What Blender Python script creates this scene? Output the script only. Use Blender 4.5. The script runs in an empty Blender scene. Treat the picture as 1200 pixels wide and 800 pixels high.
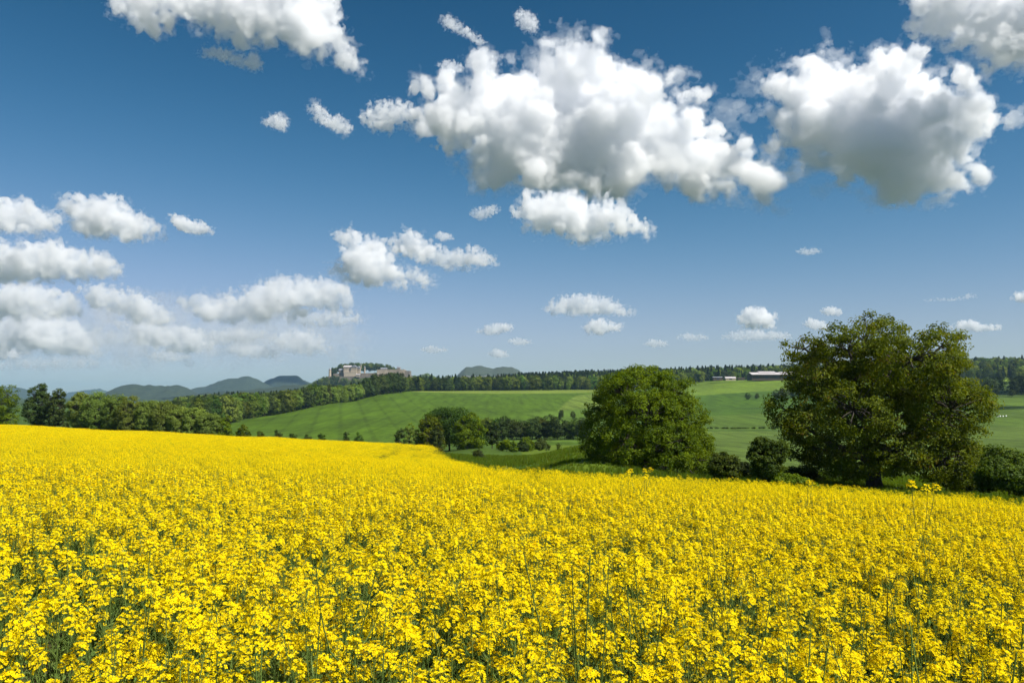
import bpy, math, random
import numpy as np
from mathutils import Vector, Matrix

S = bpy.context.scene
COL = S.collection
R = math.radians

# ------------------------------------------------------------------ camera
F_PX, HOR = 942.0, 465.0                      # focal length in photo pixels, horizon row
PITCH = math.atan((HOR - 400.0) / F_PX)
CAM_Z = 2.0
cam_d = bpy.data.cameras.new('camera')
cam_d.sensor_width = 36.0
cam_d.lens = F_PX / 1200.0 * 36.0
cam_d.clip_start = 0.05
cam_d.clip_end = 60000.0
cam = bpy.data.objects.new('camera', cam_d)
cam.location = (0, 0, CAM_Z)
cam.rotation_euler = (math.pi / 2 + PITCH, 0, 0)
COL.objects.link(cam)
S.camera = cam

# ------------------------------------------------------------------ world, sun, exposure
SUN_AZ, SUN_EL = R(123.0), R(51.0)            # azimuth clockwise from the view direction (+Y)
world = bpy.data.worlds.new('World')
S.world = world
world.use_nodes = True
nt = world.node_tree
nt.nodes.clear()
sky = nt.nodes.new('ShaderNodeTexSky')
sky.sky_type = 'NISHITA'
sky.sun_disc = False
sky.sun_elevation = SUN_EL
sky.sun_rotation = SUN_AZ
sky.altitude = 200.0
sky.air_density = 1.0
sky.dust_density = 0.2
sky.ozone_density = 4.0
bg = nt.nodes.new('ShaderNodeBackground')
bg.inputs['Strength'].default_value = 0.05
wo = nt.nodes.new('ShaderNodeOutputWorld')
# a polarising filter on the lens deepened the blue: stronger contrast between zenith and horizon
sp = nt.nodes.new('ShaderNodeSeparateColor'); cb = nt.nodes.new('ShaderNodeCombineColor')
nt.links.new(sky.outputs[0], sp.inputs[0])
for ch, (e_, k_, top) in enumerate(((3.1, 0.218, 6.3), (2.1, 0.412, 9.7), (2.1, 0.258, 17.5))):
    def wm(op, a, b):
        n_ = nt.nodes.new('ShaderNodeMath'); n_.operation = op
        for q, v_ in enumerate((a, b)):
            if isinstance(v_, float): n_.inputs[q].default_value = v_
            else: nt.links.new(v_, n_.inputs[q])
        return n_.outputs[0]
    t_ = wm('MULTIPLY', wm('POWER', sp.outputs[ch], e_), k_)
    nt.links.new(wm('DIVIDE', t_, wm('ADD', wm('DIVIDE', t_, top), 1.0)), cb.inputs[ch])
nt.links.new(cb.outputs[0], bg.inputs['Color'])
nt.links.new(bg.outputs[0], wo.inputs['Surface'])

sun_d = bpy.data.lights.new('sun', 'SUN')
sun_d.energy = 5.0
sun_d.angle = R(0.53)
sun_d.color = (1.0, 0.95, 0.87)
sun = bpy.data.objects.new('sun', sun_d)
sd = Vector((math.sin(SUN_AZ) * math.cos(SUN_EL), math.cos(SUN_AZ) * math.cos(SUN_EL), math.sin(SUN_EL)))
sun.rotation_euler = sd.to_track_quat('Z', 'Y').to_euler()
COL.objects.link(sun)

S.view_settings.view_transform = 'Standard'
S.view_settings.look = 'None'
S.view_settings.gamma = 1.0
S.view_settings.use_curve_mapping = False
S.view_settings.exposure = 0.68
S.render.engine = 'CYCLES'
cy = S.cycles
cy.use_denoising = True
cy.max_bounces = 52
cy.diffuse_bounces = 4
cy.glossy_bounces = 2
cy.transmission_bounces = 4
cy.volume_bounces = 48
cy.transparent_max_bounces = 24
cy.sample_clamp_indirect = 6.0
cy.use_adaptive_sampling = True
cy.adaptive_threshold = 0.02

# ------------------------------------------------------------------ projection helpers
CT, ST = math.cos(PITCH), math.sin(PITCH)

def at(u, v, D):
    """World point seen at photo pixel (u, v) at distance D along +Y."""
    cx, cyy = (u - 600.0) / F_PX, (400.0 - v) / F_PX
    dy = CT - cyy * ST
    dz = ST + cyy * CT
    k = D / dy
    return Vector((cx * k, D, CAM_Z + dz * k))

def project(x, y, z):
    zz = z - CAM_Z
    dep = y * CT + zz * ST
    dep = np.where(np.abs(dep) < 1e-3, 1e-3, dep)
    up = -y * ST + zz * CT
    return 600.0 + F_PX * x / dep, 400.0 - F_PX * up / dep

# ------------------------------------------------------------------ numpy noise
_rs = np.random.RandomState(7)
_TAB = _rs.rand(65536).astype(np.float32)

def _hash(i, j, k):
    h = (i * 73856093) ^ (j * 19349663) ^ (k * 83492791)
    h = (h ^ (h >> 13)) * 1274126177
    return _TAB[(h ^ (h >> 16)) & 65535]

def vnoise(x, y, z):
    x, y, z = np.broadcast_arrays(np.asarray(x, np.float64), np.asarray(y, np.float64), np.asarray(z, np.float64))
    i, j, k = np.floor(x).astype(np.int64), np.floor(y).astype(np.int64), np.floor(z).astype(np.int64)
    fx, fy, fz = x - i, y - j, z - k
    fx, fy, fz = [f * f * f * (f * (f * 6 - 15) + 10) for f in (fx, fy, fz)]
    r = 0
    for a in (0, 1):
        wx = fx if a else 1 - fx
        for b in (0, 1):
            wy = fy if b else 1 - fy
            for c in (0, 1):
                wz = fz if c else 1 - fz
                r = r + wx * wy * wz * _hash(i + a, j + b, k + c)
    return r * 2 - 1

def fbm(x, y, z, oct=4, gain=0.5, lac=2.03):
    a, s, t = 1.0, 0.0, 0.0
    for o in range(oct):
        s = s + a * vnoise(x + 17.3 * o, y - 9.1 * o, z + 4.7 * o)
        t += a
        a *= gain
        x, y, z = x * lac, y * lac, z * lac
    return s / t

# ------------------------------------------------------------------ object helpers
def tag(o, label=None, cat=None, group=None, kind=None):
    if label: o['label'] = label
    if cat: o['category'] = cat
    if group: o['group'] = group
    if kind: o['kind'] = kind
    return o

def mesh_np(name, V, Fc, mats=(), mi=None, attrs=None, smooth=False):
    """V (n,3); Fc (m,4) or (m,3) or a list of such arrays."""
    me = bpy.data.meshes.new(name)
    V = np.ascontiguousarray(V, np.float32)
    Fl = Fc if isinstance(Fc, list) else [Fc]
    Fl = [np.asarray(f, np.int32) for f in Fl if len(f)]
    loops = np.concatenate([f.ravel() for f in Fl])
    tot = np.concatenate([np.full(len(f), f.shape[1], np.int32) for f in Fl])
    st = np.concatenate([[0], np.cumsum(tot)[:-1]]).astype(np.int32)
    me.vertices.add(len(V)); me.vertices.foreach_set('co', V.ravel())
    me.loops.add(len(loops)); me.loops.foreach_set('vertex_index', loops)
    me.polygons.add(len(tot)); me.polygons.foreach_set('loop_start', st)
    me.polygons.foreach_set('loop_total', tot)
    for m in mats: me.materials.append(m)
    if mi is not None: me.polygons.foreach_set('material_index', np.asarray(mi, np.int32))
    if smooth: me.polygons.foreach_set('use_smooth', np.ones(len(tot), bool))
    for (an, dom, arr) in (attrs or []):
        arr = np.asarray(arr, np.float32)
        if arr.ndim == 2:
            a = me.attributes.new(an, 'FLOAT_COLOR', dom)
            if arr.shape[1] == 3: arr = np.concatenate([arr, np.ones((len(arr), 1), np.float32)], 1)
            a.data.foreach_set('color', arr.ravel())
        else:
            a = me.attributes.new(an, 'FLOAT', dom)
            a.data.foreach_set('value', arr)
    me.update(calc_edges=True)
    if not smooth: me.shade_flat()
    me.validate()
    return me

def obj(name, me, parent=None, loc=(0, 0, 0), link=True):
    o = bpy.data.objects.new(name, me)
    o.location = loc
    if parent is not None: o.parent = parent
    if link: COL.objects.link(o)
    return o

def empty(name, loc, label, cat, group=None, rz=0.0):
    o = bpy.data.objects.new(name, None)
    o.empty_display_size = 0.3
    o.location = loc
    o.rotation_euler = (0, 0, rz)
    COL.objects.link(o)
    return tag(o, label, cat, group)

class MB:
    """Collects simple shapes for one mesh."""
    def __init__(s): s.v, s.f, s.n = [], {3: [], 4: []}, 0
    def add(s, V, Fc):
        V = np.asarray(V, float)
        for f in Fc: s.f.setdefault(len(f), []).append([i + s.n for i in f])
        s.v.append(V); s.n += len(V)
    def box(s, x0, x1, y0, y1, z0, z1):
        V = [(x, y, z) for z in (z0, z1) for y in (y0, y1) for x in (x0, x1)]
        s.add(V, [(0, 2, 3, 1), (4, 5, 7, 6), (0, 1, 5, 4), (2, 6, 7, 3), (0, 4, 6, 2), (1, 3, 7, 5)])
    def gable(s, x0, x1, y0, y1, z0, z1, axis='x'):
        if axis == 'x':
            ym = (y0 + y1) / 2
            V = [(x0, y0, z0), (x1, y0, z0), (x1, y1, z0), (x0, y1, z0), (x0, ym, z1), (x1, ym, z1)]
            s.add(V, [(0, 1, 5, 4), (2, 3, 4, 5), (0, 4, 3), (1, 2, 5), (0, 3, 2, 1)])
        else:
            xm = (x0 + x1) / 2
            V = [(x0, y0, z0), (x1, y0, z0), (x1, y1, z0), (x0, y1, z0), (xm, y0, z1), (xm, y1, z1)]
            s.add(V, [(0, 4, 5, 3), (1, 2, 5, 4), (0, 1, 4), (2, 3, 5), (0, 3, 2, 1)])
    def cyl(s, cx, cyy, z0, z1, r0, r1, n=12):
        a = np.arange(n) * 2 * math.pi / n
        V = np.concatenate([np.c_[cx + r0 * np.cos(a), cyy + r0 * np.sin(a), np.full(n, z0)],
                            np.c_[cx + r1 * np.cos(a), cyy + r1 * np.sin(a), np.full(n, z1)],
                            [[cx, cyy, z0], [cx, cyy, z1]]])
        f = [(i, (i + 1) % n, n + (i + 1) % n, n + i) for i in range(n)]
        f += [((i + 1) % n, i, 2 * n) for i in range(n)] + [(n + i, n + (i + 1) % n, 2 * n + 1) for i in range(n)]
        s.add(V, f)
    def tube(s, P, rad, n=6):
        P = np.asarray(P, float); m = len(P)
        rad = np.broadcast_to(np.asarray(rad, float), (m,))
        T = np.gradient(P, axis=0); T /= np.linalg.norm(T, axis=1)[:, None] + 1e-9
        ref = np.array([1.0, 0, 0]) if abs(T[0][0]) < 0.8 else np.array([0, 1.0, 0])
        A = np.cross(T, ref); A /= np.linalg.norm(A, axis=1)[:, None] + 1e-9
        B = np.cross(T, A)
        a = np.arange(n) * 2 * math.pi / n
        V = (P[:, None] + rad[:, None, None] * (np.cos(a)[None, :, None] * A[:, None] + np.sin(a)[None, :, None] * B[:, None])).reshape(-1, 3)
        f = [(k * n + i, k * n + (i + 1) % n, (k + 1) * n + (i + 1) % n, (k + 1) * n + i) for k in range(m - 1) for i in range(n)]
        V = np.concatenate([V, P[[0, -1]]])
        f += [((i + 1) % n, i, m * n) for i in range(n)]
        f += [((m - 1) * n + i, (m - 1) * n + (i + 1) % n, m * n + 1) for i in range(n)]
        s.add(V, f)
    def mesh(s, name, mat=None, smooth=False):
        fl = [np.array(s.f[k]) for k in s.f if s.f[k]]
        return mesh_np(name, np.concatenate(s.v), fl, [mat] if mat else [], smooth=smooth)
    def build(s, name, mat, parent=None, loc=(0, 0, 0), smooth=False):
        return obj(name, s.mesh(name, mat, smooth), parent, loc)

# ------------------------------------------------------------------ materials
def new_mat(name):
    m = bpy.data.materials.new(name)
    m.use_nodes = True
    m.node_tree.nodes.clear()
    return m, m.node_tree.nodes, m.node_tree.links

def leaf_mat(name, c_dark, c_light, trans=0.35, hue_var=0.02, val_var=0.35, c_odd=None, rough=0.55, spec=0.25, thue=0.485, tval=1.5):
    m, N, L = new_mat(name)
    at_ = N.new('ShaderNodeAttribute'); at_.attribute_name = 'tint'
    ramp = N.new('ShaderNodeValToRGB')
    ramp.color_ramp.elements[0].color = (*c_dark, 1); ramp.color_ramp.elements[1].color = (*c_light, 1)
    if c_odd:
        ramp.color_ramp.elements[1].position = 0.78
        e = ramp.color_ramp.elements.new(1.0); e.color = (*c_odd, 1)
    L.new(at_.outputs['Fac'], ramp.inputs[0])
    oi = N.new('ShaderNodeObjectInfo')
    hsv = N.new('ShaderNodeHueSaturation')
    mr = N.new('ShaderNodeMapRange'); mr.inputs['To Min'].default_value = 0.5 - hue_var; mr.inputs['To Max'].default_value = 0.5 + hue_var
    mv = N.new('ShaderNodeMapRange'); mv.inputs['To Min'].default_value = 1 - val_var; mv.inputs['To Max'].default_value = 1 + val_var
    ml = N.new('ShaderNodeMath'); ml.operation = 'MULTIPLY'; ml.inputs[1].default_value = 7.31
    fr = N.new('ShaderNodeMath'); fr.operation = 'FRACT'
    L.new(oi.outputs['Random'], mr.inputs[0]); L.new(oi.outputs['Random'], ml.inputs[0]); L.new(ml.outputs[0], fr.inputs[0]); L.new(fr.outputs[0], mv.inputs[0])
    L.new(mr.outputs[0], hsv.inputs['Hue']); L.new(mv.outputs[0], hsv.inputs['Value']); L.new(ramp.outputs[0], hsv.inputs['Color'])
    pb = N.new('ShaderNodeBsdfPrincipled'); pb.inputs['Roughness'].default_value = rough
    pb.inputs['Specular IOR Level'].default_value = spec
    tr = N.new('ShaderNodeBsdfTranslucent')
    tc = N.new('ShaderNodeHueSaturation'); tc.inputs['Hue'].default_value = thue; tc.inputs['Saturation'].default_value = 1.15; tc.inputs['Value'].default_value = tval
    L.new(hsv.outputs[0], pb.inputs['Base Color']); L.new(hsv.outputs[0], tc.inputs['Color']); L.new(tc.outputs[0], tr.inputs['Color'])
    mx = N.new('ShaderNodeMixShader'); mx.inputs[0].default_value = trans
    L.new(pb.outputs[0], mx.inputs[1]); L.new(tr.outputs[0], mx.inputs[2])
    o = N.new('ShaderNodeOutputMaterial'); L.new(mx.outputs[0], o.inputs['Surface'])
    return m

def plain_mat(name, c1, c2, scale=4.0, rough=0.85, bump=0.0, detail=6.0, stretch=(1, 1, 1), spec=0.3):
    m, N, L = new_mat(name)
    tc = N.new('ShaderNodeTexCoord'); mp = N.new('ShaderNodeMapping'); mp.inputs['Scale'].default_value = stretch
    no = N.new('ShaderNodeTexNoise'); no.inputs['Scale'].default_value = scale; no.inputs['Detail'].default_value = detail
    no.inputs['Roughness'].default_value = 0.65
    L.new(tc.outputs['Object'], mp.inputs[0]); L.new(mp.outputs[0], no.inputs['Vector'])
    ramp = N.new('ShaderNodeValToRGB')
    ramp.color_ramp.elements[0].position = 0.3; ramp.color_ramp.elements[1].position = 0.7
    ramp.color_ramp.elements[0].color = (*c1, 1); ramp.color_ramp.elements[1].color = (*c2, 1)
    L.new(no.outputs['Fac'], ramp.inputs[0])
    pb = N.new('ShaderNodeBsdfPrincipled'); pb.inputs['Roughness'].default_value = rough
    pb.inputs['Specular IOR Level'].default_value = spec
    L.new(ramp.outputs[0], pb.inputs['Base Color'])
    if bump:
        b = N.new('ShaderNodeBump'); b.inputs['Strength'].default_value = bump; b.inputs['Distance'].default_value = 1.0
        L.new(no.outputs['Fac'], b.inputs['Height']); L.new(b.outputs[0], pb.inputs['Normal'])
    o = N.new('ShaderNodeOutputMaterial'); L.new(pb.outputs[0], o.inputs['Surface'])
    return m

M = {}
M['oak'] = leaf_mat('oak_leaves', (0.026, 0.050, 0.004), (0.150, 0.185, 0.009), 0.38, 0.0, 0.0, c_odd=(0.14, 0.085, 0.012), spec=0.1)
M['lime'] = leaf_mat('lime_leaves', (0.030, 0.070, 0.004), (0.180, 0.245, 0.008), 0.38, 0.0, 0.0, spec=0.1)
M['bush'] = leaf_mat('bush_leaves', (0.11, 0.155, 0.025), (0.23, 0.30, 0.060), 0.45, 0.015, 0.2, spec=0.12)
M['tree'] = leaf_mat('tree_leaves', (0.030, 0.058, 0.008), (0.095, 0.135, 0.018), 0.35, 0.03, 0.3, spec=0.1)
M['dark_tree'] = leaf_mat('dark_tree_leaves', (0.024, 0.044, 0.010), (0.075, 0.105, 0.022), 0.3, 0.02, 0.3, spec=0.1)
M['wood_leaf'] = leaf_mat('wood_leaves', (0.042, 0.078, 0.010), (0.130, 0.180, 0.022), 0.35, 0.035, 0.55, spec=0.1)
M['conifer'] = leaf_mat('spruce_needles', (0.013, 0.028, 0.010), (0.040, 0.064, 0.020), 0.1, 0.02, 0.35, spec=0.1)
M['bark'] = plain_mat('bark', (0.035, 0.028, 0.020), (0.10, 0.085, 0.065), 6, 0.95, 0.6, stretch=(3, 3, 0.6))
M['rape_stem'] = leaf_mat('rape_stem', (0.060, 0.105, 0.022), (0.15, 0.22, 0.045), 0.2, 0.015, 0.25, rough=0.55, spec=0.15)
M['petal'] = leaf_mat('rape_petal', (0.89, 0.65, 0.003), (0.955, 0.795, 0.008), 0.42, 0.004, 0.05, rough=0.8, spec=0.04, thue=0.5, tval=1.02)
M['grass'] = leaf_mat('grass_blade', (0.075, 0.120, 0.012), (0.15, 0.21, 0.020), 0.45, 0.02, 0.25, spec=0.05)

# ------------------------------------------------------------------ terrain
U_K = np.array([-300, 0, 150, 300, 400, 450, 500, 560, 620, 700, 780, 850, 950, 1050, 1200, 1500], float)
D_K = np.array([80, 130, 220, 300, 420, 550, 700, 850, 1000, 1120, 1250, 1500, 1900, 2600, 5000, 14000], float)
def _plane(u, D):
    x = (u - 600) / F_PX * D
    z = -(0.06 * D + 0.048 * x)
    return HOR + F_PX * (CAM_Z - z) / D
_PROF = {   # photo row of the ground at each depth of D_K, from 300 m on
    -300: (502, 504, 502, 496, 491, 487, 484, 481, 477, 474, 470, 467.3, 465.6),
    0:    (505, 506, 502, 496, 491, 487, 484, 481, 477, 474, 470, 467.3, 465.6),
    150:  (511, 511, 506, 499, 493, 488, 485, 482, 477, 473, 470, 467.3, 465.6),
    300:  (519, 514, 502, 490.5, 485, 481, 478, 475, 472, 470, 468, 467.0, 465.6),
    400:  (522, 516, 498, 482, 473, 470, 469, 468, 467, 467, 467, 466.8, 465.6),
    450:  (523, 517, 499, 483, 470.5, 461.5, 459, 459.5, 461, 464, 466, 466.8, 465.6),
    500:  (523, 516, 500, 485, 472, 462.5, 459, 458, 459, 463, 466, 466.8, 465.6),
    560:  (524, 514, 499, 484, 472, 463, 459, 457.5, 456, 458, 463, 466.5, 465.6),
    620:  (523, 513, 497, 482, 471, 463, 459, 457, 452, 451, 460, 466.0, 465.6),
    700:  (523, 512, 496, 483, 473, 465, 460, 457, 450, 447, 458, 466.0, 465.6),
    780:  (524, 512, 498, 487, 475, 466, 459, 453, 446, 445, 456, 466.0, 465.6),
    850:  (524, 512, 498, 484.5, 477, 463, 455, 447.5, 444, 443, 456, 466.0, 465.6),
    950:  (525, 512, 497, 483, 472.5, 461, 452, 444.5, 441, 440, 455, 466.0, 465.6),
    1050: (524, 509, 493, 479, 467, 458, 450, 444, 436, 433, 452, 466.0, 465.6),
    1200: (522, 506, 489, 475, 463, 455.5, 450, 445, 433, 430, 450, 466.0, 465.6),
    1500: (522, 506, 489, 475, 463, 455.5, 450, 445, 433, 430, 450, 466.0, 465.6)}
_Z = np.zeros((len(U_K), len(D_K)))
for a, u in enumerate(U_K):
    rows = [_plane(min(max(u, -100), 1300), d) + (0 if d < 200 else (5 if u < 560 else -3)) for d in D_K[:3]] + list(_PROF[int(u)])
    for b, (d, v) in enumerate(zip(D_K, rows)):
        _Z[a, b] = CAM_Z + d * math.tan(PITCH + math.atan((400 - v) / F_PX))

def _cubic_w(t):   # catmull-rom weights
    return (-0.5 * t + t * t - 0.5 * t ** 3, 1 - 2.5 * t * t + 1.5 * t ** 3, 0.5 * t + 2 * t * t - 1.5 * t ** 3, -0.5 * t * t + 0.5 * t ** 3)

def H(x, y):
    x = np.asarray(x, float); y = np.asarray(y, float)
    x, y = np.broadcast_arrays(x, y)
    near = -(0.06 * y + 0.048 * x)
    near = np.where(np.abs(x) > 250, np.clip(near, -20, 20), near)
    D = np.clip(y, D_K[0], D_K[-1])
    u = np.clip(600 + F_PX * x / np.maximum(D, 1.0), U_K[0], U_K[-1] - 1e-3)
    ld = np.log(D); lk = np.log(D_K)
    b = np.clip(np.searchsorted(lk, ld, side='right') - 1, 0, len(D_K) - 2)
    t = (ld - lk[b]) / (lk[b + 1] - lk[b])
    a = np.clip(np.searchsorted(U_K, u, side='right') - 1, 0, len(U_K) - 2)
    s = (u - U_K[a]) / (U_K[a + 1] - U_K[a]); s = s * s * (3 - 2 * s)
    w = _cubic_w(t)
    z = 0
    for q, ww in zip((-1, 0, 1, 2), w):
        bb = np.clip(b + q, 0, len(D_K) - 1)
        z = z + ww * ((1 - s) * _Z[a, bb] + s * _Z[a + 1, bb])
    k = np.clip((y - 80) / 50.0, 0, 1); k = k * k * (3 - 2 * k)
    z = near * (1 - k) + z * k
    # hummock of rough grass beyond the corner of the field
    z = z + 2.6 * np.exp(-(((x - 13) / 7.5) ** 2 + ((y - 114) / 20.0) ** 2)) + 1.0 * np.exp(-(((x - 8) / 4.0) ** 2 + ((y - 78) / 10.0) ** 2))
    z = z - 1.2 * np.exp(-(((x + 3) / 6.0) ** 2 + ((y - 80) / 30.0) ** 2))
    z = z + 0.05 * fbm(x * 0.2, y * 0.2, 0.3, 3) * np.clip(y / 8, 0, 1) + 0.25 * fbm(x * 0.02, y * 0.02, 5.3, 2) * np.clip((y - 60) / 100, 0, 1)
    return z

def ground(u, D):
    x = (u - 600) / F_PX * D * CT
    return Vector((x, D, float(H(x, D))))

# plan of the rape field (x, y), metres
FIELD = np.array([(66, -45), (29, -3), (13.6, 20.5), (11.2, 23.2), (8.4, 26.2), (4.4, 26.6), (0.4, 27.3), (-1.5, 31), (-2.7, 46), (-5.2, 75),
                  (-12.5, 118), (-34, 160), (-62, 192), (-89, 207), (-140, 222), (-260, 235), (-260, -45)], float)

def in_poly(px, py, poly):
    r = np.zeros(np.shape(px), bool)
    n = len(poly); j = n - 1
    for i in range(n):
        xi, yi = poly[i]; xj, yj = poly[j]
        if yi != yj:
            c = ((yi > py) != (yj > py)) & (px < (xj - xi) * (py - yi) / (yj - yi) + xi)
            r ^= c
        j = i
    return r

sl = np.concatenate([np.linspace(-2.2, -0.80, 40)[:-1], np.linspace(-0.80, 0.80, 700), np.linspace(0.80, 2.2, 40)[1:]])
dl = np.concatenate([np.linspace(-55, 60, 130)[:-1], np.geomspace(60, 300, 120)[:-1], np.geomspace(300, 1500, 330)[:-1], np.geomspace(1500, 14000, 90)])
SS, DD = np.meshgrid(sl, dl)
XX = SS * (DD + 60) ; YY = DD
ZZ = H(XX, YY)
uu, vv = project(XX, YY, ZZ)
colr = np.zeros(XX.shape + (3,)); colr[:] = (0.050, 0.085, 0.018)
rowy = np.zeros(XX.shape)
def paint(poly, d0, d1, c, rows=0.0):
    m = in_poly(uu, vv, np.array(poly, float)) & (YY > d0) & (YY < d1)
    colr[m] = c; rowy[m] = rows
paint([(-500, 440), (1700, 440), (1700, 600), (-500, 600)], 230, 20000, (0.045, 0.080, 0.018))
paint([(250, 530), (255, 500), (430, 461), (480, 455), (705, 455), (700, 520), (560, 530)], 330, 1400, (0.055, 0.098, 0.010), 1.0)        # big winter crop on the far hill
paint([(466, 457.6), (500, 459.8), (540, 460.9), (600, 461.2), (720, 459.8), (720, 440), (466, 440)], 700, 1500, (0.125, 0.165, 0.045))                                # pale strip along its top
paint([(676, 463), (662, 472), (655, 480), (640, 489), (720, 489), (720, 459)], 500, 1300, (0.105, 0.150, 0.038), 2.0)
paint([(640, 489), (612, 484), (700, 478), (720, 489), (720, 498), (620, 500)], 500, 1300, (0.070, 0.120, 0.024), 0.5)
paint([(560, 512), (720, 505), (720, 517), (560, 519)], 250, 560, (0.075, 0.125, 0.030), 1.0)                                              # light strip in the valley
paint([(780, 520), (780, 470), (800, 440), (960, 430), (960, 455), (880, 459), (812, 464)], 600, 1500, (0.095, 0.145, 0.026), 0.5)         # pale pasture under the barn
paint([(780, 492), (812, 464), (880, 459), (960, 455), (960, 482), (900, 484), (780, 492)], 500, 1300, (0.048, 0.092, 0.017), 1.0)
paint([(780, 505), (780, 490), (900, 484), (960, 481), (1010, 478), (1010, 503), (900, 503)], 380, 900, (0.066, 0.108, 0.026), 1.0)
paint([(780, 580), (780, 506), (900, 503), (1300, 498), (1300, 580)], 120, 480, (0.074, 0.112, 0.034), 1.0)
paint([(1040, 500), (1040, 466), (1300, 464), (1300, 498)], 300, 900, (0.066, 0.106, 0.024), 1.0)
paint([(1040, 467), (1040, 430), (1300, 430), (1300, 465)], 600, 1500, (0.040, 0.066, 0.018), 0.5)
paint([(1176, 447), (1176, 438), (1260, 438), (1260, 447)], 600, 1700, (0.13, 0.19, 0.035), 0.0)
paint([(535, 570), (535, 520), (600, 522), (660, 535), (690, 560)], 24, 110, (0.045, 0.085, 0.018), 0.0)
_hm = in_poly(uu, vv, np.array([(610, 530), (640, 522), (720, 515), (720, 575), (690, 575), (650, 555)], float)) & (YY > 45) & (YY < 320)
colr[_hm] = (0.085, 0.125, 0.018); rowy[_hm] = 0
colr = colr * np.array((1.0, 1.02, 0.52))
infield = in_poly(XX, YY, FIELD)
colr[infield] = (0.060, 0.060, 0.024); rowy[infield] = 0
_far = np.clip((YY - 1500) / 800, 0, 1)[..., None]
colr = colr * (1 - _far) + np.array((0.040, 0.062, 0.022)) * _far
nr, nc = XX.shape
idx = np.arange(nr * nc).reshape(nr, nc)
GF = np.stack([idx[:-1, :-1], idx[:-1, 1:], idx[1:, 1:], idx[1:, :-1]], -1).reshape(-1, 4)

m, N, L = new_mat('ground')
a1 = N.new('ShaderNodeAttribute'); a1.attribute_name = 'field_colour'
a2 = N.new('ShaderNodeAttribute'); a2.attribute_name = 'rows'
geo = N.new('ShaderNodeNewGeometry')
def _noise(scale, detail, stretch=None, rot=0.0):
    mp = N.new('ShaderNodeMapping'); mp.inputs['Scale'].default_value = stretch or (1, 1, 1); mp.inputs['Rotation'].default_value = (0, 0, rot)
    L.new(geo.outputs['Position'], mp.inputs[0])
    n = N.new('ShaderNodeTexNoise'); n.inputs['Scale'].default_value = scale; n.inputs['Detail'].default_value = detail
    n.inputs['Roughness'].default_value = 0.62
    L.new(mp.outputs[0], n.inputs['Vector'])
    return n.outputs['Fac']
def _mr(sock, a, b, lo, hi):
    r = N.new('ShaderNodeMapRange'); r.inputs['From Min'].default_value = a; r.inputs['From Max'].default_value = b
    r.inputs['To Min'].default_value = lo; r.inputs['To Max'].default_value = hi; L.new(sock, r.inputs[0]); return r.outputs[0]
def _math(op, s1, s2):
    n = N.new('ShaderNodeMath'); n.operation = op
    for k, s_ in enumerate((s1, s2)):
        if isinstance(s_, (int, float)): n.inputs[k].default_value = s_
        else: L.new(s_, n.inputs[k])
    return n.outputs[0]
big = _mr(_noise(0.012, 5), 0.3, 0.7, 0.78, 1.22)
mid = _mr(_noise(0.14, 6), 0.25, 0.75, 0.72, 1.28)
fine = _mr(_noise(1.3, 6), 0.25, 0.75, 0.7, 1.3)
strk = _mr(_noise(0.16, 4, (1.0, 0.06, 1.0), R(28)), 0.3, 0.7, 0.70, 1.30)
strk = _math('ADD', _math('MULTIPLY', _math('SUBTRACT', strk, 1.0), _math('MINIMUM', a2.outputs['Fac'], 1.0)), 1.0)
wv = N.new('ShaderNodeTexWave'); wv.wave_type = 'BANDS'; wv.inputs['Scale'].default_value = 0.017; wv.inputs['Distortion'].default_value = 0.6
wv.inputs['Detail'].default_value = 1.0; wv.inputs['Detail Scale'].default_value = 0.3
mpw = N.new('ShaderNodeMapping'); mpw.inputs['Rotation'].default_value = (0, 0, R(-12)); L.new(geo.outputs['Position'], mpw.inputs[0]); L.new(mpw.outputs[0], wv.inputs['Vector'])
tram = _mr(wv.outputs['Fac'], 0.0, 0.12, 0.68, 1.0)
tram = _math('ADD', _math('MULTIPLY', _math('SUBTRACT', tram, 1.0), _math('MULTIPLY', a2.outputs['Fac'], 0.6)), 1.0)
mul = _math('MULTIPLY', _math('MULTIPLY', big, mid), _math('MULTIPLY', fine, _math('MULTIPLY', strk, tram)))
vm = N.new('ShaderNodeVectorMath'); vm.operation = 'SCALE'; L.new(a1.outputs['Color'], vm.inputs[0]); L.new(mul, vm.inputs['Scale'])
pb = N.new('ShaderNodeBsdfPrincipled'); pb.inputs['Roughness'].default_value = 0.9; pb.inputs['Specular IOR Level'].default_value = 0.1
L.new(vm.outputs[0], pb.inputs['Base Color'])
bp = N.new('ShaderNodeBump'); bp.inputs['Strength'].default_value = 0.7; bp.inputs['Distance'].default_value = 0.4
L.new(_noise(0.9, 8), bp.inputs['Height']); L.new(bp.outputs[0], pb.inputs['Normal'])
om = N.new('ShaderNodeOutputMaterial'); L.new(pb.outputs[0], om.inputs['Surface'])
M['ground'] = m
g = obj('ground', mesh_np('ground', np.stack([XX, YY, ZZ], -1).reshape(-1, 3), GF, [M['ground']],
        attrs=[('field_colour', 'POINT', colr.reshape(-1, 3)), ('rows', 'POINT', rowy.ravel())], smooth=True))
tag(g, kind='structure', label='rolling farmland of green crop fields falling into a valley')

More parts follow.
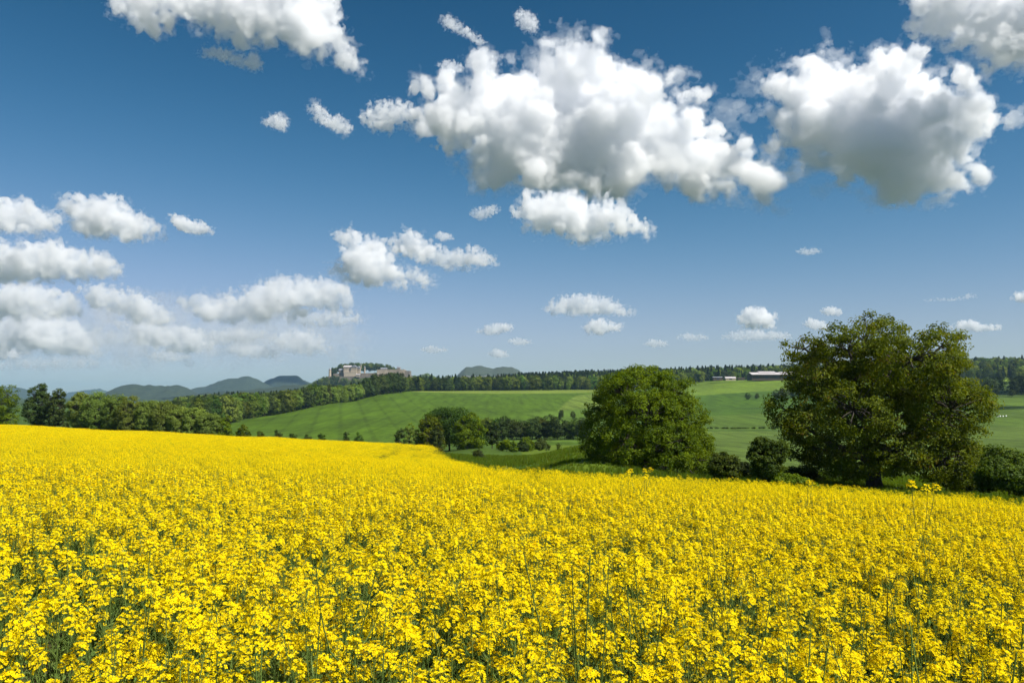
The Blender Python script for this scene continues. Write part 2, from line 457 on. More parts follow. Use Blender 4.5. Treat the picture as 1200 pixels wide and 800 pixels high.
# haze: the air of the valley
m, N, L = new_mat('haze')
pv = N.new('ShaderNodeVolumePrincipled')
pv.inputs['Color'].default_value = (0.43, 0.70, 1.0, 1)
pv.inputs['Density'].default_value = 4.6e-5
pv.inputs['Anisotropy'].default_value = 0.2
o = N.new('ShaderNodeOutputMaterial'); L.new(pv.outputs[0], o.inputs['Volume'])
M['haze'] = m
b = MB(); zmin = float(ZZ.min())
b.box(-33000, 33000, -400, 14600, zmin - 1.0, 250.0)
tag(b.build('haze', M['haze']), kind='stuff', label='thin blue summer haze over the distant hills')

# ------------------------------------------------------------------ far hills
def hill(prof, D, half, name, c1, c2, label, sharp=1.3, rough=6.0, nscale=45.0, seed=1.0, base=480, nd=46, steep=None):
    """prof: crest outline as photo points; becomes a real ridge of depth 2*half at distance D."""
    P = [at(u, v, D) for u, v in prof]
    xs = np.array([p.x for p in P]); zs = np.array([p.z for p in P])
    n = max(60, int((xs[-1] - xs[0]) / (nscale * 0.28))); n = min(n, 420)
    X = np.linspace(xs[0], xs[-1], n); Zc = np.interp(X, xs, zs)
    zb = at(600, base, D).z
    t = np.linspace(-1, 1, nd)
    XG, TG = np.meshgrid(X, t)
    YG = D + half * TG + half * 0.25 * fbm(XG / (half * 0.9), TG * 0.5, seed, 2)
    bell = np.clip(1 - np.abs(TG) ** sharp, 0, 1)
    if steep: bell = np.clip(bell * steep, 0, 1) * 0.75 + bell * 0.25
    ZG = zb + (Zc[None] - zb) * bell
    lump = np.abs(fbm(XG / nscale, YG / nscale, seed + 3, 4)) * 2.0 + 0.5 * fbm(XG / (nscale * 4), YG / (nscale * 4), seed, 2)
    ZG = ZG + rough * (lump - 0.4) * np.clip(bell * 3, 0, 1)
    idx = np.arange(XG.size).reshape(XG.shape)
    Fq = np.stack([idx[:-1, :-1], idx[:-1, 1:], idx[1:, 1:], idx[1:, :-1]], -1).reshape(-1, 4)
    mt = plain_mat(name + '_forest', c1, c2, 1.0 / nscale * 3.0, 0.95, 0.0, detail=8.0)
    N, L = mt.node_tree.nodes, mt.node_tree.links
    ge = N.new('ShaderNodeNewGeometry'); sx = N.new('ShaderNodeSeparateXYZ'); L.new(ge.outputs['True Normal'], sx.inputs[0])
    mr = N.new('ShaderNodeMapRange'); mr.inputs['From Min'].default_value = 0.34; mr.inputs['From Max'].default_value = 0.48; mr.inputs['To Min'].default_value = 0.85; mr.inputs['To Max'].default_value = 0.0
    L.new(sx.outputs['Z'], mr.inputs[0])
    pb = [n_ for n_ in N if n_.type == 'BSDF_PRINCIPLED'][0]; src = pb.inputs['Base Color'].links[0].from_socket
    mx = N.new('ShaderNodeMix'); mx.data_type = 'RGBA'; pass
    L.new(mr.outputs[0], mx.inputs['Factor']); L.new(src, mx.inputs[6]); mx.inputs[7].default_value = (0.15, 0.14, 0.125, 1); L.new(mx.outputs[2], pb.inputs['Base Color'])
    o = obj(name, mesh_np(name, np.stack([XG, YG, ZG], -1).reshape(-1, 3), Fq, [mt], smooth=True))
    return tag(o, label, kind='structure')

FOR1, FOR2 = (0.012, 0.022, 0.014), (0.036, 0.052, 0.026)
hill([(-160, 464), (-60, 452), (0, 452), (20, 453), (40, 458), (60, 466)], 9000, 700, 'hill', FOR1, FOR2, 'faint blue ridge low on the horizon at the left edge', nscale=90, rough=10, seed=2)
hill([(55, 468), (80, 460), (98, 457), (112, 455.5), (125, 460), (150, 468)], 11500, 800, 'hill', FOR1, FOR2, 'palest blue rise on the horizon behind the tall shrubs', nscale=90, rough=10, seed=5)
hill([(110, 472), (134, 461), (142, 454), (150, 451), (165, 450), (178, 452), (190, 451), (200, 453), (208, 451.5), (218, 453), (226, 458), (240, 464), (270, 470)], 4600, 420, 'hill', FOR1, FOR2,
     'dark blue-green flat hill with two low tops', nscale=50, rough=7, seed=8)
hill([(190, 466), (225, 457), (232, 454), (245, 453), (262, 446), (275, 443.5), (283, 443.5), (290, 441.5), (297, 441), (304, 444), (312, 448), (330, 458)], 6300, 450, 'hill', FOR1, FOR2, 'blue hill with a rocky top left of the twin table hill', nscale=60, rough=7, seed=11)
hill([(285, 458), (308, 449), (322, 443), (330, 440.5), (345, 440), (352, 441), (358, 446), (368, 449), (395, 458)], 6600, 450, 'hill', FOR1, FOR2, 'blue flat-topped hill left of the fortress', nscale=60, rough=7, seed=14)
hill([(180, 470), (230, 463), (300, 456.5), (350, 451), (380, 449), (420, 452), (470, 462)], 3600, 500, 'hill', FOR1, FOR2, 'long low wooded ridge under the blue hills', nscale=40, rough=7, seed=17)
hill([(340, 462), (364, 449), (372, 446), (380, 441), (388, 438.5), (400, 437.5), (440, 437), (470, 437), (486, 441), (496, 438.5), (506, 440), (520, 446), (540, 455)], 2700, 260, 'hill', (0.026, 0.046, 0.014), (0.060, 0.088, 0.026),
     'wooded fortress hill above the far green field', nscale=26, rough=8, seed=20)
hill([(505, 462), (524, 447), (538, 440), (543, 434), (548, 431), (562, 430), (578, 432.5), (584, 430.5), (600, 430.5), (608, 434), (614, 440), (650, 452)], 5200, 420, 'hill', (0.024, 0.036, 0.018), (0.060, 0.072, 0.042),
     'blue table hill with a grey cliff band right of the fortress', nscale=48, rough=9, seed=23, sharp=2.6, steep=3.0)

# ------------------------------------------------------------------ leaf and tree builders
def leaves_at(P, Nrm, size, rng, aspect=0.62):
    """One folded leaf (two triangles sharing the midrib) per point, as quads base-left-tip-right."""
    n = len(P)
    rv = rng.normal(size=(n, 3))
    Nn = Nrm / (np.linalg.norm(Nrm, axis=1)[:, None] + 1e-9)
    T = np.cross(Nn, rv); T /= np.linalg.norm(T, axis=1)[:, None] + 1e-9
    B = np.cross(Nn, T)
    sz = (size * rng.uniform(0.65, 1.3, n))[:, None]
    fold = rng.uniform(0.05, 0.3, n)[:, None] * sz
    V = np.empty((n, 4, 3))
    V[:, 0] = P - T * sz * 0.5
    V[:, 1] = P + B * sz * aspect * 0.5 + Nn * fold
    V[:, 2] = P + T * sz * 0.55 - Nn * fold * 0.4
    V[:, 3] = P - B * sz * aspect * 0.5 + Nn * fold
    return V.reshape(-1, 3), np.arange(4 * n).reshape(n, 4)

def crown_points(lobes, n_clump, per, clump_r, rng, inner=0.62, flat=0.7):
    """Leaf points gathered in clumps over overlapping ellipsoid lobes. Returns clump centres, leaf points, normals, tint."""
    lobes = np.array(lobes, float)
    area = (lobes[:, 3] * lobes[:, 4] + lobes[:, 4] * lobes[:, 5] + lobes[:, 3] * lobes[:, 5])
    pick = rng.choice(len(lobes), n_clump * 3, p=area / area.sum())
    d = rng.normal(size=(n_clump * 3, 3)); d /= np.linalg.norm(d, axis=1)[:, None]
    rr = rng.uniform(inner ** 2, 1.0, n_clump * 3) ** 0.5
    C = lobes[pick, :3] + d * lobes[pick, 3:] * rr[:, None]
    dep = np.full(len(C), 9.0)
    for l in lobes:
        q = np.linalg.norm((C - l[:3]) / l[3:], axis=1)
        dep = np.minimum(dep, q)
    keep = np.where((dep > inner * 0.8))[0][:n_clump]
    C, d = C[keep], d[keep]
    n = len(C)
    cr = clump_r * rng.uniform(0.55, 1.35, n)
    cnt = np.maximum(3, (per * (cr / clump_r) ** 2).astype(int))
    ci = np.repeat(np.arange(n), cnt)
    e = rng.normal(size=(len(ci), 3)); e /= np.linalg.norm(e, axis=1)[:, None]
    r = rng.uniform(0, 1, len(ci)) ** 0.42
    off = e * r[:, None] * cr[ci][:, None]; off[:, 2] *= flat
    P = C[ci] + off
    Nn = 0.8 * e + 0.8 * d[ci] + np.array([0, 0, 0.45]) + 0.5 * rng.normal(size=(len(ci), 3))
    ct = rng.uniform(0, 1, n)
    tint = np.clip(0.55 * ct[ci] + 0.45 * rng.uniform(0, 1, len(ci)), 0, 1)
    return C, P, Nn, tint

def limbs_mesh(name, C, height, trunk_r, lobes, rng, fork=0.22, lean=0.0, sides=9, twig=0.03, twig_max=500):
    mb = MB()
    top = height * 0.62
    k = 9
    zz = np.linspace(-0.5, top, k)
    wob = np.c_[np.cumsum(rng.normal(0, 0.02, k)) * height * 0.1 + lean * zz, np.cumsum(rng.normal(0, 0.02, k)) * height * 0.1, zz]
    rad = trunk_r * (1 - 0.72 * np.clip(zz / top, 0, 1) ** 0.9); rad[0] *= 1.55; rad[1] *= 1.1
    mb.tube(wob, rad, sides)
    nodes = []
    for l in lobes:
        tgt = np.array(l[:3])
        z0 = min(max(fork * height, (tgt[2] - 0.5 * math.hypot(tgt[0], tgt[1]))), top * 0.95)
        s = np.array([np.interp(z0, zz, wob[:, 0]), np.interp(z0, zz, wob[:, 1]), z0])
        t = np.linspace(0, 1, 8)[:, None]
        side = rng.normal(0, 0.08, 3) * np.linalg.norm(tgt - s)
        P = s + (tgt - s) * t + np.array([0, 0, -0.12 * np.linalg.norm(tgt - s)]) * np.sin(t * math.pi) + side * np.sin(t * 2 * math.pi) * 0.6
        r0 = trunk_r * 0.48
        rr = np.linspace(r0, r0 * 0.3, 8)
        mb.tube(P, rr, 7)
        nodes += [(P[i], rr[i]) for i in range(2, 8)]
    NP = np.array([n_[0] for n_ in nodes]); NR = np.array([n_[1] for n_ in nodes])
    for c in C[:twig_max]:
        dd = np.linalg.norm(NP - c, axis=1) + np.maximum(0, NP[:, 2] - c[2]) * 0.5
        j = int(dd.argmin()); s = NP[j]
        t = np.linspace(0, 1, 5)[:, None]
        P = s + (c - s) * t + rng.normal(0, 0.07, 3) * dd[j] * np.sin(t * math.pi) + np.array([0, 0, 0.06 * dd[j]]) * np.sin(t * math.pi)
        mb.tube(P, np.linspace(min(NR[j] * 0.7, twig * 2.4), twig * 0.5, 5), 5)
    return mb

def dome_lobes(w, d, h0, h1, n, rng, r=(0.26, 0.42), taper=0.5):
    """n overlapping lobes filling a dome w wide, d deep, from h0 to h1."""
    out = []
    for i in range(n):
        a = i * 2.39996 + rng.uniform(-0.3, 0.3)
        f = (i + 0.5) / n
        z = h0 + (h1 - h0) * (0.18 + 0.64 * f)
        wz = math.sqrt(max(0.05, 1 - (max(0, f - taper * 0.5) / (1.02 - taper * 0.5)) ** 2))
        q = rng.uniform(0.35, 0.62) * wz
        rr = rng.uniform(*r)
        out.append((math.cos(a) * q * w / 2, math.sin(a) * q * d / 2, z, rr * w * 0.62, rr * d * 0.62, rr * (h1 - h0) * 0.62))
    out.append((0, 0, (h0 + h1) / 2, w * 0.3, d * 0.3, (h1 - h0) * 0.36))
    return out

def full_tree(name, base, label, lobes, height, trunk_r, leafmat, n_clump, per, clump_r, leaf, seed, cat='tree', group=None, inner=0.62, fork=0.22, flat=0.7, twig=0.03, lean=0.0):
    rng = np.random.RandomState(seed)
    C, P, Nn, tint = crown_points(lobes, n_clump, per, clump_r, rng, inner, flat)
    keep = P[:, 2] > 0.05
    P, Nn, tint = P[keep], Nn[keep], tint[keep]
    V, Fq = leaves_at(P, Nn, leaf, rng)
    e = empty(name, base, label, cat, group)
    limbs_mesh('trunk', C, height, trunk_r, lobes, rng, fork, lean, twig=twig).build('trunk', M['bark'], e, smooth=True)
    obj('crown', mesh_np('crown', V, Fq, [leafmat], attrs=[('tint', 'FACE', tint)]), e)
    return e

# --- the oak: lobes laid out from its silhouette in the photograph
D_OAK = 66.0
OAK = ground(1022, D_OAK)
def lobe_px(u, v, ru, rv, D, base, dy=0.0, rd=None):
    p = at(u, v, D); k = D / F_PX
    return (p.x - base.x, dy, p.z - base.z, ru * k, (rd or ru) * k, rv * k)
oak_l = [lobe_px(*a[:4], D_OAK, OAK, *a[4:]) for a in [
    (1018, 400, 38, 34, 0.5), (985, 412, 38, 32, -1.5), (948, 408, 26, 17, 1.0), (1048, 400, 32, 30, 1.5), (1096, 407, 26, 28, -0.8), (1022, 430, 60, 40, 3.5), (1040, 425, 55, 38, -4.0),
    (952, 452, 26, 22, -1.0), (964, 442, 30, 24, 3.0), (924, 481, 26, 20, 0.5), (935, 500, 28, 22, -2.0), (970, 480, 40, 34, -5.0), (1005, 470, 44, 38, 5.0),
    (1085, 445, 42, 32, 2.0), (1105, 472, 38, 30, -2.0), (1070, 480, 44, 36, -5.5), (1110, 503, 32, 28, 1.0), (1118, 533, 25, 24, -1.0), (1090, 540, 34, 28, -4.0),
    (1066, 474, 32, 26, -1.0), (1035, 462, 34, 28, 1.0), (1055, 495, 36, 26, 1.5), (1060, 530, 40, 30, -5.0), (1020, 520, 40, 30, -4.5), (980, 528, 32, 28, -3.0), (955, 525, 22, 22, 2.5), (1030, 545, 60, 25, 5.0)]]
full_tree('oak_tree', OAK, 'tall spreading oak with brownish young leaves beyond the right field edge', oak_l, 15.0, 0.55, M['oak'],
          1950, 58, 0.60, 0.20, 3, 'tree', fork=0.2, twig=0.035, inner=0.7)

# --- the lime in the middle
D_LIME = 78.0
LIME = ground(758, D_LIME)
lime_l = [lobe_px(*a[:4], D_LIME, LIME, *a[4:]) for a in [
    (726, 460, 28, 25, 0.0), (790, 461, 30, 27, 0.0), (755, 455, 38, 28, 0.0), (735, 464, 32, 28, -2.0), (780, 470, 34, 30, 1.5), (715, 485, 30, 28, 1.0), (750, 490, 44, 36, -3.5), (795, 492, 32, 30, -1.0), (758, 480, 50, 40, 3.5),
    (702, 512, 26, 26, 0.0), (730, 515, 34, 30, -4.0), (770, 520, 38, 32, -4.0), (808, 520, 30, 28, 0.5), (790, 515, 34, 30, 3.5), (720, 538, 32, 22, -1.0), (760, 545, 40, 24, -3.5), (800, 545, 32, 22, -2.0), (826, 540, 18, 17, 1.0), (740, 540, 40, 24, 4.0)]]
full_tree('lime_tree', LIME, 'dense rounded bright green tree left of the big oak', lime_l, 11.0, 0.4, M['lime'], 1900, 54, 0.52, 0.19, 5, 'tree', inner=0.78)

def shrub(name, u, D, vtop, wpx, label, mat, seed, n_clump=150, per=40, leaf=0.2, cat='shrub', clump=None, nl=7, group=None, depth=None, low=0.02):
    base = ground(u, D)
    h = at(u, vtop, D).z - base.z
    w = wpx * D / F_PX
    rng = np.random.RandomState(seed)
    lob = dome_lobes(w, depth or w * 0.9, h * low, h, nl, rng)
    return full_tree(name, base, label, lob, h, max(0.05, h * 0.018), mat, n_clump, per, clump or max(0.25, w * 0.085), leaf, seed + 50, cat, group, fork=0.12, twig=0.02)

shrub('elder_shrub', 896, 58, 511, 54, 'small pale-leaved bush between the lime tree and the oak', M['tree'], 21, 330, 45, 0.17)
shrub('hawthorn_shrub', 846, 66, 530, 44, 'low dark bush at the right foot of the lime tree', M['tree'], 22, 220, 40, 0.17)
shrub('willow_shrub', 1178, 56, 524, 92, 'wide feathery dark green bush right of the oak at the frame edge', M['tree'], 23, 420, 45, 0.2)
shrub('bramble_bush', 925, 50, 557, 60, 'low leafy scrub under the left side of the oak', M['lime'], 24, 160, 40, 0.16)
shrub('blackthorn_shrub', 690, 74, 548, 30, 'short scrub bush at the left foot of the lime tree', M['lime'], 26, 100, 36, 0.17)

for i, (u, D, v, w, lb) in enumerate([(822, 84, 536, 40, 'dark scrub bush against the right flank of the lime tree'), (866, 78, 540, 34, 'low scrub bush between the hawthorn and the small pale bush'), (936, 74, 546, 56, 'dark scrub bush behind the left side of the oak'),
                                      (1128, 66, 548, 60, 'dark scrub bush behind the right side of the oak'), (990, 78, 550, 60, 'low dark scrub seen through the foot of the oak'), (672, 84, 549, 26, 'low scrub bush in the grass left of the lime tree')]):
    shrub('scrub_bush', u, D, v, w, lb, M['dark_tree'] if i % 2 else M['tree'], 130 + i, 150, 40, 0.19, nl=6)

# --- clump of trees in the dip beyond the corner of the field
def mtree(name, u, D, vtop, wpx, label, mat, seed, n_clump=170, per=34, leaf=0.42, nl=9, cat='tree', group=None, low=0.05, inner=0.72):
    base = ground(u, D)
    h = at(u, vtop, D).z - base.z
    w = wpx * D / F_PX
    rng = np.random.RandomState(seed)
    lob = dome_lobes(w, w, h * low, h, nl, rng)
    return full_tree(name, base, label, lob, h, max(0.08, h * 0.02), mat, n_clump, per, max(0.5, w * 0.075), leaf, seed + 70, cat, group, inner=inner, twig=0.04)
mtree('broadleaf_tree', 527, 232, 476, 76, 'big dark round tree in the clump at the field corner', M['tree'], 31, 700, 38, low=0.0, inner=0.8)
mtree('broadleaf_tree', 505, 226, 482, 40, 'brownish-topped tree left of the big dark round tree', M['oak'], 32, 300, 36, low=0.0)
mtree('broadleaf_tree', 548, 216, 485, 46, 'yellow-green tree on the right of the field-corner clump', M['lime'], 33, 340, 36, low=0.0)
mtree('young_tree', 469, 228, 502, 15, 'small dark round tree at the left end of the clump', M['dark_tree'], 34, 70, 26)
mtree('young_tree', 480, 238, 496, 20, 'slim grey-green tree beside the small dark round tree', M['bush'], 35, 90, 26)
mtree('young_tree', 512, 215, 497, 20, 'bluish young tree in front of the big dark round tree', M['dark_tree'], 36, 90, 26)
mtree('broadleaf_tree', 577, 240, 494, 26, 'narrow dark poplar-like tree right of the clump', M['dark_tree'], 37, 150, 30)
mtree('shrub', 594, 200, 515, 26, 'yellow-green low shrub right of the narrow dark tree', M['lime'], 38, 90, 28, cat='shrub')
mtree('shrub', 612, 208, 518, 18, 'dark round shrub between two yellow-green shrubs', M['dark_tree'], 39, 70, 28, cat='shrub')
mtree('shrub', 617, 215, 512, 22, 'yellow-green shrub at the left of the valley thicket', M['lime'], 40, 90, 28, cat='shrub')
mtree('shrub', 634, 222, 513, 26, 'dark spreading shrub at the right of the valley thicket', M['dark_tree'], 41, 90, 28, cat='shrub')
mtree('shrub', 560, 118, 528, 12, 'small lone bush in the grass at the field corner', M['dark_tree'], 42, 50, 26, 0.2, cat='shrub')
mtree('shrub', 654, 150, 518.5, 4, 'tiny lone bush on the grassy rise left of the lime tree', M['dark_tree'], 43, 20, 20, 0.2, cat='shrub')

# --- trees on the left behind the crest
mtree('broadleaf_tree', 2, 250, 452, 50, 'bright green round tree at the left edge behind the crest', M['lime'], 51, 260, 36)
mtree('broadleaf_tree', 45, 262, 447, 34, 'tall dark tree with a pointed top left of the shrub row', M['dark_tree'], 52, 300, 36)
mtree('broadleaf_tree', 66, 258, 454, 32, 'dark bushy tree right beside the tall pointed tree', M['dark_tree'], 53, 300, 36)
ROW = [(98, 459, 30), (118, 457, 40), (140, 461, 34), (158, 466, 36), (176, 468, 34), (196, 472, 36), (214, 475, 34), (230, 478, 30), (245, 483, 28)]
protos_row = []
row_labels = ['first tall shrub at the left end of the green row, next to the gap', 'tallest broad shrub of the green row', 'third shrub from the left in the green row', 'shrub of the green row just left of its middle',
              'middle shrub of the green row on the crest', 'shrub of the green row just right of its middle', 'third shrub from the right in the green row', 'second shrub from the right in the green row', 'low willow-green shrub at the right end of the row']
for i, (u, v, w) in enumerate(ROW):
    mtree('tall_shrub', u, 250 - i * 2, v, w * 1.25, row_labels[i], M['bush'], 60 + i, 420, 38, 0.42, 10, 'shrub', 'tall shrubs in a row behind the crest', low=0.0, inner=0.86)
mtree('shrub', 262, 236, 487, 28, 'darker yellow-green bush just after the green shrub row', M['lime'], 81, 110, 30, cat='shrub')
mtree('shrub', 286, 242, 496, 19, 'grey-brown leafless-looking bush at the foot of the far green field', M['oak'], 82, 80, 28, cat='shrub')
for i, (u, v, w, lb) in enumerate([(306, 504, 10, 'low bush right of the grey-brown bush'), (328, 503, 13, 'small rounded brownish bush along the crest line'), (344, 507, 9, 'tiny bush right of the brownish rounded one'),
                                   (362, 508, 16, 'low flat bush in the middle of the crest line'), (378, 507, 12, 'low bush left of the two upright bushes'), (407, 504, 9, 'upright small bush left of the gravel path'), (421, 506, 15, 'wider dark bush nearest the gravel path')]):
    mtree('hedge_bush', u, 250, v, w, lb, [M['tree'], M['dark_tree']][i % 2], 90 + i, 50, 24, 0.35, 5, 'bush', 'low bushes along the crest line', low=0.0)

# ------------------------------------------------------------------ prototypes of far trees (one mesh each)
def far_proto(kind, seed, mat, leaves=900, size=1.0):
    rng = np.random.RandomState(seed)
    if kind == 'conifer':
        n = leaves
        z = rng.uniform(0.08, 1.0, n) ** 0.85
        lay = np.floor(z * 14) / 14
        rad = (1 - z) * 0.20 + 0.012 - (z - lay) * 0.25 * (1 - z)
        a = rng.uniform(0, 2 * math.pi, n)
        rr = rad * rng.uniform(0.5, 1.05, n)
        P = np.c_[np.cos(a) * rr, np.sin(a) * rr, z]
        Nn = np.c_[np.cos(a), np.sin(a), np.full(n, 0.9)] + 0.5 * rng.normal(size=(n, 3))
        tint = rng.uniform(0, 1, n)
    else:
        w = {'round': 0.85, 'tall': 0.55, 'wide': 1.15}[kind]
        lob = dome_lobes(w, w, 0.05, 1.0, 9, rng)
        C_, P, Nn, tint = crown_points(lob, 110, leaves / 110, 0.10, rng, 0.82)
        Nn = Nn * 0.7 + (P - np.array([0, 0, 0.42])) * 2.2
    V, Fq = leaves_at(P, Nn, 0.06 * size, rng, 0.75)
    mb = MB(); mb.tube([(0, 0, -0.06), (0, 0, 0.25), (0.005, 0, 0.6)], [0.022, 0.016, 0.006], 5)
    tv = np.concatenate(mb.v); tq = np.array(mb.f[4]) + len(V); t3 = np.array(mb.f[3]) + len(V)
    mi = np.r_[np.zeros(len(Fq)), np.ones(len(tq) + len(t3))]
    return mesh_np('tree_' + kind, np.r_[V, tv], [Fq, tq, t3], [mat, M['bark']], mi, [('tint', 'FACE', np.r_[tint, np.zeros(len(tq) + len(t3))])])
FP = {'broad': [far_proto(k, 200 + i, M['wood_leaf'], 2200) for i, k in enumerate(['round', 'tall', 'round', 'wide'])],
      'light': [far_proto(k, 220 + i, M['bush'], 2200) for i, k in enumerate(['round', 'tall', 'round'])],
      'dark': [far_proto(k, 240 + i, M['dark_tree'], 2200) for i, k in enumerate(['round', 'tall', 'wide'])],
      'conifer': [far_proto('conifer', 260 + i, M['conifer'], 800) for i in range(3)]}
rngp = random.Random(11)

def far_tree(name, me, u, D, h, label, group=None, wide=1.0, cat='tree', sink=0.0):
    b_ = ground(u, D)
    o = obj(name, me, None, (b_.x, b_.y, b_.z - sink))
    o.scale = (h * wide, h * wide, h)
    o.rotation_euler = (0, 0, rngp.uniform(0, 6.28))
    return tag(o, label, cat, group)

# row of trees across the valley floor
us = np.linspace(566, 690, 26)
for i, u in enumerate(us):
    hh = rngp.uniform(9.0, 12.0)
    far_tree('alder_tree', rngp.choice(FP['dark'] + FP['broad'][:1]), u + rngp.uniform(-2, 2), 405 + rngp.uniform(-12, 12), hh * (0.75 if 615 < u < 625 else 1),
             'dark tree of the even row across the valley floor', 'even row of dark trees across the valley', 1.0)
# edge of the wood left of the big far field: individual front trees, then a mass behind
edge = [(232, 560), (270, 620), (300, 730), (350, 800), (400, 880), (440, 960), (470, 1040)]
eu = np.array([e_[0] for e_ in edge]); ed = np.array([e_[1] for e_ in edge], float)
for row, (off, n) in enumerate(((6, 46), (24, 40), (46, 36))):
    for i in range(n):
        u = 226 + (474 - 226) * (i + rngp.uniform(0, 0.8)) / n
        D = float(np.interp(u, eu, ed)) + off + rngp.uniform(-6, 6)
        k = rngp.random()
        if u > 425: me = rngp.choice(FP['conifer'] + FP['dark']); hh = rngp.uniform(19, 27)
        elif u > 385: me = rngp.choice(FP['broad'] + FP['light'] + FP['light']); hh = rngp.uniform(14, 20)
        else: me = rngp.choice(FP['broad'] + FP['dark']) if k < 0.85 else rngp.choice(FP['light']); hh = rngp.uniform(15, 22)
        far_tree('forest_tree', me, u, D, hh, 'broad-crowned tree on the edge of the dark wood above the green field', 'trees on the edge of the dark wood', rngp.uniform(0.8, 1.1))

# pairs of lone trees under the barn
far_tree('lone_tree', FP['dark'][0], 876.5, 930, 8.5, 'left one of the two small lone trees below the barn')
far_tree('lone_tree', FP['dark'][0], 887, 935, 7.0, 'right one of the two small lone trees below the barn')
for i, u in enumerate((910, 916, 921, 929, 935)):
    far_tree('field_tree', FP['dark'][i % 3], u, 925 + i * 3, 11 + (i % 2) * 1.5, 'small dark tree in the close group between the lone trees and the oak', 'close group of dark trees by the oak')
far_tree('field_bush', FP['dark'][1], 657.5, 600, 7.5, 'narrow upright bush on the edge of the striped field', cat='bush')
far_tree('field_bush', FP['dark'][0], 671.5, 610, 5.5, 'rounder of the two bushes on the edge of the striped field', cat='bush')
far_tree('field_bush', FP['dark'][0], 687, 620, 4.5, 'smallest bush on the striped field, nearest the lime tree', cat='bush')
for i in range(16):
    u = 1122 + i * 6.2 + rngp.uniform(-2, 2)
    if 1172 < u < 1186: continue
    far_tree('copse_tree', rngp.choice(FP['dark']), u, 860 + rngp.uniform(-25, 40), rngp.uniform(15, 21), 'dark round tree in the shaded copse right of the oak', 'trees of the shaded copse right of the oak')
far_tree('field_bush', FP['dark'][0], 1141, 800, 6.0, 'small dark bush in the shaded field right of the oak', cat='bush')
far_tree('field_bush', FP['dark'][2], 1186, 820, 8.0, 'low dark bush in the shaded field near the right edge', cat='bush')
for i, u in enumerate(np.arange(795, 968, 3.6)):    # hedge line between two crops
    far_tree('hedge_bush', rngp.choice(FP['dark']), u + rngp.uniform(-2, 2), 508 + rngp.uniform(-1, 1), rngp.uniform(0.7, 1.3), 'low bush of the thin hedge line between two green crops', 'low bushes of the thin hedge line', 2.6, 'bush')

# ------------------------------------------------------------------ geometry-nodes instancer for stuff
def instancer(name, P, rot, scl, pid, meshes, label):
    hid = bpy.data.collections.new(name + '_sources')
    for i, me in enumerate(meshes):
        o_ = bpy.data.objects.new('source_%03d' % i, me); hid.objects.link(o_)
    me = bpy.data.meshes.new(name)
    me.vertices.add(len(P)); me.vertices.foreach_set('co', np.ascontiguousarray(P, np.float32).ravel())
    for an, ty, arr, key in (('rot', 'FLOAT_VECTOR', rot, 'vector'), ('scl', 'FLOAT_VECTOR', scl, 'vector'), ('pid', 'INT', pid, 'value')):
        a = me.attributes.new(an, ty, 'POINT')
        a.data.foreach_set(key, np.ascontiguousarray(arr, np.int32 if ty == 'INT' else np.float32).ravel())
    me.update()
    o_ = obj(name, me)
    ng = bpy.data.node_groups.new(name, 'GeometryNodeTree')
    ng.interface.new_socket('Geometry', in_out='INPUT', socket_type='NodeSocketGeometry')
    ng.interface.new_socket('Geometry', in_out='OUTPUT', socket_type='NodeSocketGeometry')
    gi = ng.nodes.new('NodeGroupInput'); go = ng.nodes.new('NodeGroupOutput')
    ci = ng.nodes.new('GeometryNodeCollectionInfo'); ci.inputs['Collection'].default_value = hid
    ci.inputs['Separate Children'].default_value = True; ci.inputs['Reset Children'].default_value = True
    ip = ng.nodes.new('GeometryNodeInstanceOnPoints'); ip.inputs['Pick Instance'].default_value = True
    def na(n_, t):
        q = ng.nodes.new('GeometryNodeInputNamedAttribute'); q.data_type = t; q.inputs['Name'].default_value = n_; return q.outputs['Attribute']
    er = ng.nodes.new('FunctionNodeEulerToRotation')
    ng.links.new(na('rot', 'FLOAT_VECTOR'), er.inputs[0])
    ng.links.new(gi.outputs[0], ip.inputs['Points']); ng.links.new(ci.outputs[0], ip.inputs['Instance'])
    ng.links.new(na('pid', 'INT'), ip.inputs['Instance Index']); ng.links.new(er.outputs[0], ip.inputs['Rotation'])
    ng.links.new(na('scl', 'FLOAT_VECTOR'), ip.inputs['Scale']); ng.links.new(ip.outputs[0], go.inputs[0])
    md = o_.modifiers.new('instances', 'NODES'); md.node_group = ng
    return tag(o_, label, kind='stuff')

# far woods: masses of instanced trees
rng = np.random.RandomState(77)
wood_mesh = FP['broad'] + FP['dark'] + FP['light'][:2] + FP['conifer']
NB, NC = 9, 3
def wood_points(poly, n, hr, conifer):
    """poly in (u, D)."""
    poly = np.array(poly, float)
    U = rng.uniform(poly[:, 0].min(), poly[:, 0].max(), n * 6); Dd = np.sqrt(rng.uniform(poly[:, 1].min() ** 2, poly[:, 1].max() ** 2, n * 6))
    k = np.where(in_poly(U, Dd, poly))[0][:n]
    U, Dd = U[k], Dd[k]
    x = (U - 600) / F_PX * Dd * CT
    cf = rng.uniform(0, 1, len(k)) < (conifer(U, Dd) if callable(conifer) else conifer)
    pid = np.where(cf, NB + rng.randint(0, NC, len(k)), rng.randint(0, NB, len(k)))
    h = rng.uniform(*hr, len(k)) * np.where(cf, 1.12, 0.95)
    w = rng.uniform(0.85, 1.15, len(k)) * np.where(cf, 1.15, 1.0)
    return np.c_[x, Dd, H(x, Dd) - 0.3], np.c_[np.zeros((len(k), 2)), rng.uniform(0, 6.28, len(k))], np.c_[h * w, h * w, h], pid
